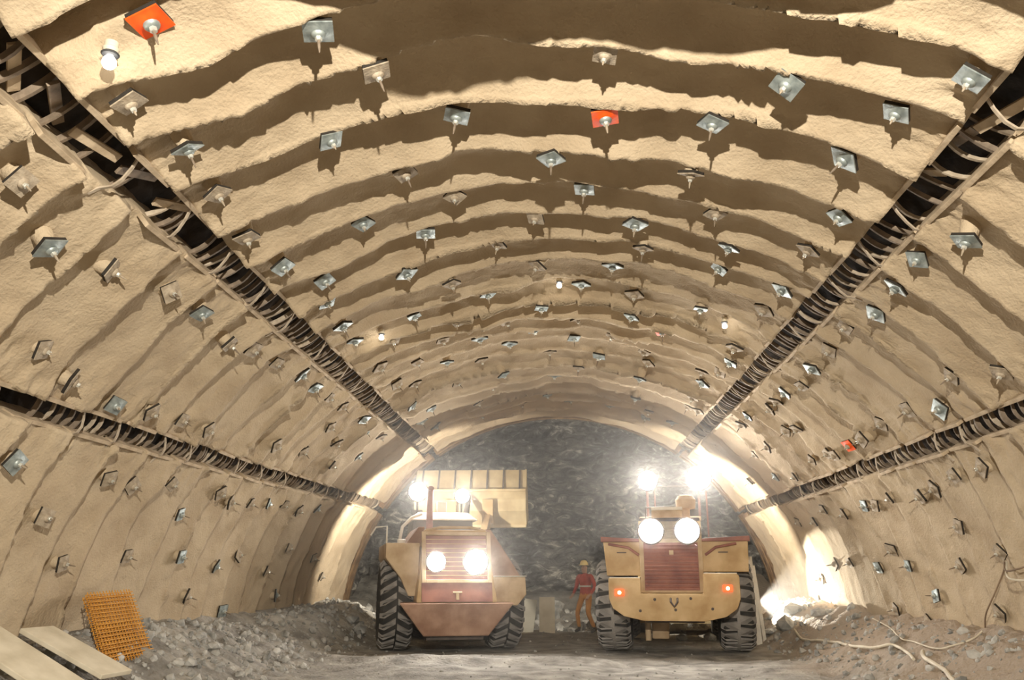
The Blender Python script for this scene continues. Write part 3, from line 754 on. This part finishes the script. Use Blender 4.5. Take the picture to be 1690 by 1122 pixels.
def loader_right():
    root = empty('wheel_loader', (2.17, 17.65, 0.0), math.radians(-7))
    tag(root, 'right wheel loader with yellow counterweight, red tail lights and four lit lamps', 'wheel loader', 'wheel loaders parked before the face')
    bpy.context.view_layer.update()
    P = lambda nm, bm, m, sm=False, pa=None: part(root, nm, bm, m, sm, pa)
    for sx in (-1, 1): add_wheel(root, sx*1.16, 0.0, 'block')
    for sx in (-1, 1): add_wheel(root, sx*1.16, 3.5, 'block')
    cw = prism_xz([(-1.19,1.36),(-0.60,1.36),(-0.60,1.08),(0.54,1.08),(0.54,1.44),(1.14,1.44),(1.19,1.40),(1.19,1.0),(1.12,0.82),(0.92,0.68),(0.55,0.60),(-0.55,0.60),(-0.92,0.68),(-1.12,0.82),(-1.19,1.0)], -1.28, -0.72, 0.03)
    c = P('counterweight', cw, 'loader_yellow', True)
    P('top_edge', box_bm(-1.17,-0.61,-1.26,-0.74,1.355,1.375,0.004), 'roof_white', False, c)
    P('top_edge', box_bm(0.56,1.15,-1.26,-0.74,1.435,1.455,0.004), 'roof_white', False, c)
    for x, z in ((-0.35,0.98),(0.30,1.0),(0.68,0.82),(-0.62,0.78),(0.02,0.80)): P('bolt_head', lathe_bm([(-1.30,0.022),(-1.27,0.030)], 8, 'y'), 'loader_dark', False, c).matrix_basis = Matrix.Translation((x,0,z))
    P('tow_hook', tube_bm([(-0.06,-1.28,1.0),(-0.06,-1.36,0.94),(0.0,-1.38,0.86),(0.06,-1.36,0.94),(0.06,-1.28,1.0)], 0.02, 8), 'loader_dark', True, c)
    for x, z in ((-0.99,1.10),(0.97,1.18)):
        t = P('tail_light', box_bm(-0.085,0.085,-1.315,-1.27,-0.06,0.06,0.012), 'tail_red'); t.matrix_basis = Matrix.Translation((x,0,z))
        P('lens', lathe_bm([(-1.325,0.02),(-1.315,0.034)], 12, 'y'), 'tail_core', True, t)
    # hood with louvred maroon grille
    P('engine_hood', box_bm(-0.60,0.56,-1.12,1.25,1.0,2.40,0.05), 'loader_yellow')
    fr = P('grille_frame', prism_xz([(-0.60,1.10),(0.56,1.10),(0.56,2.40),(-0.60,2.40)], -1.16, -1.10, 0.01), 'loader_dusty')
    g = P('grille', box_bm(-0.52,0.48,-1.175,-1.15,1.14,2.0), 'loader_maroon')
    for i in range(12): P('louvre', hull_bm([(-0.51,-1.20,1.17+i*0.068),(0.47,-1.20,1.17+i*0.068),(0.47,-1.17,1.19+i*0.068),(-0.51,-1.17,1.19+i*0.068)], [(-0.51,-1.195,1.18+i*0.068),(0.47,-1.195,1.18+i*0.068),(0.47,-1.17,1.215+i*0.068),(-0.51,-1.17,1.215+i*0.068)]), 'loader_maroon', False, g)
    P('grille_latch', box_bm(-0.05,0.03,-1.215,-1.19,1.78,1.86,0.008), 'loader_dusty', False, g)
    P('lamp_panel', box_bm(-0.58,0.54,-1.16,-1.05,2.04,2.46,0.03), 'loader_dark')
    for x in (-0.37, 0.30): work_lamp(root, x, -1.26, 2.21, 0.225)
    P('hood_top', box_bm(-0.36,0.24,-0.6,0.6,2.40,2.66,0.05), 'loader_dusty')
    P('hood_top_edge', box_bm(-0.36,0.24,-0.63,-0.5,2.64,2.70,0.01), 'roof_white')
    P('air_intake', lathe_bm([(2.4,0.08),(2.72,0.08),(2.74,0.19),(2.92,0.21),(3.0,0.15),(3.02,0.05)], 20, 'z'), 'loader_dusty', True).matrix_basis = Matrix.Translation((0.33,0.45,0))
    P('hood_rail', tube_bm([(-0.5,0.6,2.4),(-0.5,0.6,2.78),(0.1,0.6,2.80),(0.1,0.6,2.4)], 0.018, 8), 'loader_dark', True)
    # flanks
    P('side_box', prism_xz([(-1.30,2.03),(-0.60,2.03),(-0.60,1.40),(-1.24,1.40)], -0.86, 2.0, 0.02), 'loader_yellow')
    P('side_box', prism_xz([(0.56,2.06),(1.42,2.12),(1.40,1.47),(0.56,1.47)], -0.86, 2.0, 0.02), 'loader_yellow')
    for sx, w in ((-1, 1.34), (1, 1.45)):
        P('side_lip', hull_bm([(sx*0.56,-0.92,2.03),(sx*w,-0.92,2.03),(sx*w,2.02,2.03),(sx*0.56,2.02,2.03)], [(sx*0.56,-0.92,2.08),(sx*w,-0.92,2.13),(sx*w,2.02,2.13),(sx*0.56,2.02,2.08)], 0.012), 'loader_maroon')
        P('brace', tube_bm([(sx*0.62,-0.89,1.78),(sx*0.82,-0.89,1.92),(sx*1.2,-0.89,1.99)], 0.025, 8), 'loader_maroon', True)
        P('vent_slot', box_bm(sx*0.95-0.09, sx*0.95+0.09, -0.875, -0.855, 1.82, 1.84), 'loader_dark')
    # cab with tall lamp posts
    P('cab', hull_bm([(-0.70,1.3,1.0),(0.70,1.3,1.0),(0.72,2.7,1.0),(-0.72,2.7,1.0)], [(-0.60,1.35,2.55),(0.60,1.35,2.55),(0.60,2.55,2.55),(-0.60,2.55,2.55)], 0.05), 'loader_dark')
    P('cab_roof', box_bm(-0.66,0.66,1.25,2.65,2.55,2.64,0.03), 'loader_dusty')
    P('rear_window', box_bm(-0.5,0.5,1.27,1.32,2.2,2.5), 'cab_glass')
    for x, z, r in ((-0.45,3.42,0.21), (0.66,3.46,0.255)):
        P('lamp_post', tube_bm([(x-0.02,1.4,2.55),(x-0.02,1.4,z)], 0.028, 8), 'loader_maroon', True)
        P('lamp_post', tube_bm([(x+0.14,1.4,2.2),(x+0.14,1.4,z)], 0.018, 8), 'loader_maroon', True)
        work_lamp(root, x, 1.28, z, r)
    P('lamp_crossbar', tube_bm([(-0.5,1.4,3.30),(0.75,1.4,3.30)], 0.02, 8), 'loader_dark', True)
    # chassis
    P('rear_frame', box_bm(-0.55,0.55,-0.8,2.0,0.55,1.1,0.03), 'loader_dark')
    P('axle', tube_bm([(-0.9,0,0.86),(0.9,0,0.86)], 0.18, 12), 'loader_dark', True)
    P('axle_leg', tube_bm([(-0.52,-0.3,0.75),(-0.52,-0.3,0.20)], 0.06, 10), 'loader_dusty', True)
    P('sump', box_bm(-0.45,-0.12,-0.2,0.5,0.22,0.6,0.04), 'loader_dusty')
    P('front_frame', hull_bm([(-0.6,2.6,0.45),(0.6,2.6,0.45),(0.6,4.4,0.45),(-0.6,4.4,0.45)], [(-0.45,2.8,1.7),(0.45,2.8,1.7),(0.5,4.0,1.3),(-0.5,4.0,1.3)], 0.04), 'loader_yellow')
    for sx in (-1, 1):
        P('lift_arm', hull_bm([(sx*0.45-0.09,3.0,1.4),(sx*0.45+0.09,3.0,1.4),(sx*0.45+0.09,3.0,1.7),(sx*0.45-0.09,3.0,1.7)], [(sx*0.5-0.09,5.0,0.45),(sx*0.5+0.09,5.0,0.45),(sx*0.5+0.09,5.1,0.75),(sx*0.5-0.09,5.1,0.75)], 0.02), 'loader_yellow')
    P('bucket', prism_yz([(5.0,0.25),(4.85,0.6),(4.9,1.1),(5.2,1.4),(5.25,1.36),(5.0,1.05),(4.96,0.65),(5.1,0.34),(6.2,0.30),(6.2,0.22)], -1.5, 1.5), 'bucket_steel')
    return root
LOADER_R = loader_right()

# forward working lights on the front edge of the cabs: they light the last round and the face
def front_lamp(root, p, tgt, power, size):
    p = Vector(p); d = (Vector(tgt)-p).normalized()
    m4 = Matrix.Translation(p) @ d.to_track_quat('Y', 'Z').to_matrix().to_4x4()
    h = part(root, 'front_lamp', box_bm(-0.12,0.12,-0.10,0.0,-0.08,0.08,0.015), 'loader_dark', world=m4)
    link_mesh('lens', bm_mesh('lens', box_bm(-0.10,0.10,0.0,0.012,-0.06,0.06,0.004), M['board_pale']), h)
    add_spot('front_light', p + d*0.06, tgt, power, size, 0.25, 0.06, (1.0, 0.90, 0.74))
front_lamp(LOADER_L, (-3.45, 20.35, 2.82), (-4.6, 24.0, 2.6), 1000, 150)
front_lamp(LOADER_R, (3.10, 20.35, 2.80), (4.6, 24.0, 2.6), 1100, 150)

# ------------------------------------------------------------------ floodlight behind the right loader, turned to the wall
def site_floodlight():
    x, y = 4.22, 19.75; z0 = gz(x, y)
    root = empty('site_floodlight', (x, y, z0)); tag(root, 'small floodlight on a low stand behind the right loader, facing the wall', 'floodlight')
    for a in range(3):
        t = 2*math.pi*a/3
        link_mesh('stand_leg', bm_mesh('stand_leg', tube_bm([(0,0,0.42),(0.22*math.cos(t),0.22*math.sin(t),0.0)], 0.014, 6), M['rubber_black']), root)
    link_mesh('stand_post', bm_mesh('stand_post', tube_bm([(0,0,0.38),(0,0,0.62)], 0.016, 8), M['rubber_black']), root)
    link_mesh('housing', bm_mesh('housing', box_bm(-0.10,0.02,-0.14,0.14,0.60,0.82,0.02), M['loader_dark']), root)
    link_mesh('lens', bm_mesh('lens', box_bm(0.02,0.03,-0.12,0.12,0.62,0.80,0.003), M['board_pale']), root)
    add_spot('site_light', (x+0.08, y, z0+0.71), (x+1.6, y-0.55, z0+0.62), 1200, 112, 0.10, 0.05, (1.0, 0.94, 0.82))
site_floodlight()

# ------------------------------------------------------------------ boards
def board(name, label, size, m4, m, cat='board', group=None):
    w, t, h = size
    bm = box_bm(-w/2, w/2, -t/2, t/2, 0, h, 0.006)
    o = link_mesh(name, bm_mesh(name, bm, M[m]), None, m4)
    return tag(o, label, cat, group)
T = Matrix.Translation
RX = lambda a: Matrix.Rotation(math.radians(a), 4, 'X')
RY = lambda a: Matrix.Rotation(math.radians(a), 4, 'Y')
RZ = lambda a: Matrix.Rotation(math.radians(a), 4, 'Z')
board('board', 'grey upright board standing in the gap between the two loaders', (0.40, 0.05, 0.90), T((-0.44, 23.0, -0.03)) @ RX(-4), 'board_pale')
board('board', 'darker grey board leaning beside the upright one, next to the left loader', (0.36, 0.05, 0.85), T((-0.98, 23.1, -0.03)) @ RY(7) @ RX(-5), 'board_grey')
board('plank', 'tall white plank standing by the right wheel of the right loader', (0.15, 0.035, 1.80), T((3.98, 18.7, 0.0)) @ RY(-2) @ RX(-5), 'roof_white', 'plank')
board('plank', 'thin second white plank just behind the tall one at the right loader', (0.07, 0.03, 1.62), T((4.17, 18.95, 0.0)) @ RY(-4) @ RX(-5), 'roof_white', 'plank')

def slab_on_bank(label, c, yaw, tilt, w, l, t, m):
    """flat panel lying on the bank: local y runs down the bank"""
    bm = box_bm(-w/2, w/2, -l/2, l/2, 0, t, 0.008)
    m4 = T(c) @ RZ(yaw) @ RX(tilt)
    return tag(link_mesh('panel', bm_mesh('panel', bm, M[m]), None, m4), label, 'panel', 'pale panels on the left bank')
slab_on_bank('wide pale panel lying on the bank in front of the rusty mesh', (-5.08, 9.08, 0.62), -98, -23, 0.48, 1.1, 0.05, 'board_pale')
slab_on_bank('narrow pale panel cut by the left bottom corner of the picture', (-5.05, 8.02, 0.66), -103, -23, 0.55, 1.4, 0.05, 'board_pale')

# ------------------------------------------------------------------ rusty reinforcing mesh
def mesh_mat():
    o0 = Vector((-5.10, 9.72, 0.47)); U = Vector((0.04, 0.92, 0.02)); V = Vector((-0.60, 0.52, 0.66))
    root = empty('reinforcing_mesh', o0); tag(root, 'rusty orange reinforcing mesh mats leaning on the left wall', 'steel mesh')
    nrm = U.cross(V).normalized()
    if nrm.x < 0: nrm = -nrm
    r_ = random.Random(4)
    bu = bm_mesh('cross_bar', tube_bm([(0,0,0), U*1.10], 0.0075, 6), M['rust'])
    bv = bm_mesh('long_bar', tube_bm([(0,0,0), V*1.10], 0.0075, 6), M['rust'])
    for lay in range(3):
        off = nrm*(0.028*lay) + U*(r_.uniform(-0.03, 0.03)) + V*(r_.uniform(-0.03, 0.03))
        for i in range(15): link_mesh('long_bar', bv, root, T(off + U*(i/14) - V*0.05 + nrm*r_.uniform(-0.004, 0.004)))
        for i in range(17): link_mesh('cross_bar', bu, root, T(off + V*(i/16) - U*0.05 + nrm*(0.014+r_.uniform(-0.004, 0.004))))
mesh_mat()

# ------------------------------------------------------------------ hoses and cables on the right bank
def smooth_path(pts, n=6):
    P = [Vector(p) for p in pts]; out = []
    for i in range(len(P)-1):
        a = P[max(i-1,0)]; b = P[i]; c = P[i+1]; d = P[min(i+2,len(P)-1)]
        for k in range(n):
            t = k/n
            out.append(0.5*((2*b)+(c-a)*t+(2*a-5*b+4*c-d)*t*t+(3*b-a-3*c+d)*t**3))
    out.append(P[-1]); return out
def ground_line(name, xy, r, m, label, cat):
    pts = [Vector((x, y, 0)) for x, y in xy]
    pts = smooth_path(pts, 7)
    zs = np.array([max(gz(p.x+dx, p.y+dy) for dx in (-0.04, 0, 0.04) for dy in (-0.05, 0, 0.05)) for p in pts])
    zs = np.convolve(np.pad(zs, 4, 'edge'), np.ones(9)/9, 'valid')
    pts = [Vector((p.x, p.y, z+r*0.6)) for p, z in zip(pts, zs)]
    o = link_mesh(name, bm_mesh(name, tube_bm(pts, r, 8), M[m], True)); return tag(o, label, cat)
ground_line('hose', [(4.62,18.3),(4.50,17.3),(4.58,16.74),(4.65,15.88),(4.60,14.7),(4.72,13.74),(4.85,13.47),(4.78,12.87),(4.70,12.48)], 0.022, 'hose', 'long pale hose winding along the foot of the right bank', 'hose')
ground_line('hose', [(4.86,12.55),(4.74,12.2),(4.67,11.53),(4.50,10.84),(4.35,10.0)], 0.028, 'hose', 'thick pale hose running out at the lower right corner', 'hose')
ground_line('cable', [(5.34,15.8),(5.20,14.66),(4.96,13.6),(5.03,13.35),(4.95,12.43),(5.06,12.12),(5.30,12.05),(5.52,12.2)], 0.011, 'hose', 'thin pale cable looping over the right bank above the hose', 'cable')
def wall_line(pts, r, m, label):
    P = [surf(th, y, 0.05+l) for th, y, l in pts]
    o = link_mesh('cable', bm_mesh('cable', tube_bm(smooth_path(P, 6), r, 8), M[m], True)); tag(o, label, 'cable')
wall_line([(8.5,12.3,0.1),(10.5,12.0,0.1),(13,11.7,0.08),(15.5,11.45,0.02),(16.6,11.35,0.0),(16.0,11.0,0.10),(16.4,10.6,0.05)], 0.011, 'cable_brown', 'brown cable hanging from a bolt down the right wall')
wall_line([(16.6,11.3,0.0),(15.2,11.0,0.10),(14.8,10.6,0.10),(15.6,10.2,0.05)], 0.014, 'hose', 'short pale hose sagging between bolts at the right picture edge')

# ------------------------------------------------------------------ rubble and rocks
def rock_mesh(seed, r, name='rock', m='rubble'):
    rs = random.Random(seed); bm = bmesh.new()
    bmesh.ops.create_icosphere(bm, subdivisions=1, radius=r)
    sx, sy, sz = rs.uniform(0.7,1.3), rs.uniform(0.7,1.3), rs.uniform(0.45,0.85)
    for v in bm.verts:
        k = rs.uniform(0.75, 1.2); v.co = Vector((v.co.x*sx*k, v.co.y*sy*k, v.co.z*sz*k))
    return bm_mesh(name, bm, M[m])

def rubble(name, label, n, region, rmin, rmax, seed):
    rs = random.Random(seed); bm = bmesh.new()
    protos = []
    V = []; F = []
    for q in range(8):
        me = rock_mesh(seed*31+q, 1.0); protos.append(([v.co.copy() for v in me.vertices], [tuple(p.vertices) for p in me.polygons])); bpy.data.meshes.remove(me)
    for i in range(n):
        x, y = region(rs); z = gz(x, y)
        r = rmin + (rmax-rmin)*rs.random()**3
        vs, fs = rs.choice(protos); R3 = Quaternion((rs.gauss(0,1), rs.gauss(0,1), rs.gauss(0,1), rs.gauss(0,1))).normalized().to_matrix()*r
        b = len(V)
        V += [R3 @ v + Vector((x, y, z+r*0.15)) for v in vs]; F += [tuple(j+b for j in f) for f in fs]
    bm.free()
    o = link_mesh(name, mesh_from(name, V, F, M['rubble'])); tag(o, label, 'rubble', kind='stuff')
rubble('rubble', 'loose grey broken stone scattered over the left bank', 1500, lambda r: (-4.0-1.75*r.random()**0.8, r.uniform(8.2, 22.5)), 0.015, 0.085, 1)
rubble('rubble', 'loose stone and spoil along the foot of the right wall', 700, lambda r: (4.0+1.5*r.random()**0.8, r.uniform(10, 23)), 0.015, 0.08, 2)
rubble('rubble', 'fine loose stone spread over the middle of the floor', 700, lambda r: (r.uniform(-4, 4.2), r.uniform(10.5, 24)), 0.008, 0.035, 3)
rubble('rubble', 'heap of broken rock at the foot of the face', 500, lambda r: (r.uniform(-5.3, 5.2), r.uniform(23.8, 27.5)), 0.05, 0.28, 5)
ROCKS = [(-4.66,10.97,0.10,'pale angular rock on the bank right of the rusty mesh, nearest the camera'), (-4.94,12.37,0.13,'grey rock lying on the left bank behind the rusty mesh'),
         (-4.25,11.64,0.09,'flat pale rock low on the left bank near the picture bottom'), (-4.55,19.0,0.24,'large grey rock on the muck heap left of the left loader'),
         (-4.3,18.6,0.17,'smaller grey rock at the foot of the left muck heap'), (3.3,20.6,0.20,'pale rock on the ground seen under the right loader'),
         (2.7,20.9,0.16,'second pale rock under the right loader, nearer its middle'), (4.55,18.7,0.22,'brightly lit rock beside the tall white plank'),
         (4.85,19.3,0.26,'largest brightly lit rock at the foot of the right wall'), (4.35,19.2,0.15,'small lit rock between the plank and the right wall'),
         (5.1,18.2,0.15,'small rock on the right bank at the edge of the lit patch')]
for i, (x, y, r, lab) in enumerate(ROCKS):
    o = link_mesh('rock', rock_mesh(500+i, r), None, T((x, y, gz(x, y)+r*0.25)) @ RZ(37*i)); tag(o, lab, 'rock', 'single rocks on the ground')

# ------------------------------------------------------------------ worker
def person():
    bx, by = 0.55, 22.4; bz = gz(bx, by)
    J = {'pelvis': (0,0,0.92), 'waist': (0.0,-0.01,1.08), 'chest': (0.01,-0.03,1.28), 'neck': (0.02,-0.05,1.45), 'head0': (0.02,-0.07,1.53), 'head1': (0.02,-0.08,1.66),
         'lh': (-0.10,0.0,0.90), 'lk': (-0.20,-0.10,0.50), 'la': (-0.24,0.05,0.10), 'lt': (-0.28,-0.10,0.05),
         'rh': (0.10,0.0,0.90), 'rk': (0.14,-0.12,0.50), 'ra': (0.18,0.12,0.10), 'rt': (0.17,-0.05,0.05),
         'ls': (-0.18,-0.03,1.40), 'le': (-0.26,-0.02,1.13), 'lw': (-0.24,-0.20,0.95), 'lp': (-0.23,-0.27,0.91),
         'rs': (0.20,-0.04,1.40), 're': (0.29,0.0,1.13), 'rw': (0.26,-0.18,0.94), 'rp': (0.25,-0.25,0.90)}
    rad = {'pelvis': 0.145, 'waist': 0.135, 'chest': 0.155, 'neck': 0.058, 'head0': 0.078, 'head1': 0.088, 'lh': 0.10, 'rh': 0.10, 'lk': 0.068, 'rk': 0.068, 'la': 0.05, 'ra': 0.05, 'lt': 0.042, 'rt': 0.042,
           'ls': 0.078, 'rs': 0.078, 'le': 0.055, 're': 0.055, 'lw': 0.036, 'rw': 0.036, 'lp': 0.038, 'rp': 0.038}
    Ed = [('pelvis','waist'),('waist','chest'),('chest','neck'),('neck','head0'),('head0','head1'),('pelvis','lh'),('lh','lk'),('lk','la'),('la','lt'),('pelvis','rh'),('rh','rk'),('rk','ra'),('ra','rt'),
          ('chest','ls'),('ls','le'),('le','lw'),('lw','lp'),('chest','rs'),('rs','re'),('re','rw'),('rw','rp')]
    for s in ('l', 'r'):
        base = Vector(J[s+'p'])
        for f, (dx, ln) in enumerate(((-0.030,0.075),(-0.010,0.085),(0.012,0.08),(0.032,0.062))):
            a = s+'f%d' % f; b = a+'t'
            J[a] = tuple(base+Vector((dx,-0.045,-0.015))); J[b] = tuple(base+Vector((dx*1.2,-0.045-ln*0.5,-0.015-ln*0.75))); rad[a] = 0.011; rad[b] = 0.009
            Ed += [(s+'p', a), (a, b)]
        t = s+'th'; sg = 1 if s == 'l' else -1
        J[t] = tuple(base+Vector((sg*0.055,-0.03,-0.01))); rad[t] = 0.012; Ed.append((s+'p', t))
    keys = list(J); me = bpy.data.meshes.new('person_skeleton')
    me.from_pydata([J[k] for k in keys], [(keys.index(a), keys.index(b)) for a, b in Ed], [])
    tmp = bpy.data.objects.new('person_skeleton', me); col.objects.link(tmp)
    sk = tmp.modifiers.new('skin', 'SKIN'); sk.use_smooth_shade = True
    for i, k in enumerate(keys):
        sv = me.skin_vertices[0].data[i]; sv.radius = (rad[k], rad[k]*0.85); sv.use_root = (k == 'pelvis')
    tmp.modifiers.new('sub', 'SUBSURF').levels = 2
    bpy.context.view_layer.update()
    ev = tmp.evaluated_get(bpy.context.evaluated_depsgraph_get())
    body = bpy.data.meshes.new_from_object(ev); body.name = 'person'
    bpy.data.objects.remove(tmp)
    body.materials.clear()
    for m in ('jacket', 'trousers', 'skin', 'boot'): body.materials.append(M[m])
    for p in body.polygons:
        c = p.center; i = 0
        if c.z > 1.455: i = 2
        elif c.z < 0.16: i = 3
        elif c.z < 0.95 and abs(c.x) < 0.21: i = 1
        elif c.z < 0.80: i = 1
        if c.y < -0.17 and 0.7 < c.z < 0.97 and abs(c.x) > 0.15: i = 2
        p.material_index = i; p.use_smooth = True
    root = link_mesh('person', body, None, T((bx, by, bz)) @ RZ(-35))
    tag(root, 'worker in red jacket and orange trousers beside the right loader', 'person')
    def add(nm, bm, m, mt, sm=True):
        o = link_mesh(nm, bm_mesh(nm, bm, M[m], sm), root, mt); return o
    add('helmet', lathe_bm([(0.0,0.105),(0.03,0.104),(0.07,0.092),(0.11,0.06),(0.125,0.015)], 20, 'z'), 'helmet', T((0.02,-0.075,1.655)))
    add('helmet_brim', lathe_bm([(0.0,0.104),(0.0,0.128),(0.012,0.126),(0.014,0.104)], 20, 'z', closed=False), 'helmet', T((0.02,-0.09,1.652)))
    for sx in (-1, 1):
        add('eye', lathe_bm([(-0.008,0.002),(-0.004,0.009),(0.004,0.009),(0.008,0.002)], 8, 'y'), 'boot', T((0.02+sx*0.032,-0.150,1.605)))
        add('ear', lathe_bm([(-0.01,0.012),(0.0,0.026),(0.01,0.012)], 10, 'x'), 'skin', T((0.02+sx*0.080,-0.07,1.59)))
    add('nose', hull_bm([(0.008,-0.145,1.56),(0.032,-0.145,1.56),(0.032,-0.14,1.60),(0.008,-0.14,1.60)], [(0.013,-0.172,1.562),(0.027,-0.172,1.562),(0.022,-0.150,1.60),(0.018,-0.150,1.60)], 0.003), 'skin', None)
    add('mouth', box_bm(-0.005,0.045,-0.150,-0.142,1.535,1.543,0.002), 'jacket', None)
    add('reflective_band', lathe_bm([(-0.02,0.158),(0.02,0.160)], 20, 'z', closed=False), 'roof_white', T((0.0,-0.015,1.14)) @ Matrix.Diagonal((1.0,0.86,1,1)))
person()

# ------------------------------------------------------------------ haze added round the machines to make the lamps bloom
def haze():
    m = bpy.data.materials.new('bloom_haze'); m.use_nodes = True; nt = m.node_tree
    nt.nodes.remove(nt.nodes['Principled BSDF'])
    v = nt.nodes.new('ShaderNodeVolumeScatter'); v.inputs['Density'].default_value = HAZE; v.inputs['Color'].default_value = (1.0, 0.95, 0.88, 1); v.inputs['Anisotropy'].default_value = 0.3
    nt.links.new(v.outputs[0], nt.nodes['Material Output'].inputs['Volume'])
    o = link_mesh('bloom_haze', bm_mesh('bloom_haze', box_bm(-6.9, 6.7, 16.2, 20.0, -0.6, 6.8), m))
    tag(o, 'thin added haze around the two loaders standing in for lamp bloom', 'haze', kind='stuff')
HAZE = 0.065
haze()
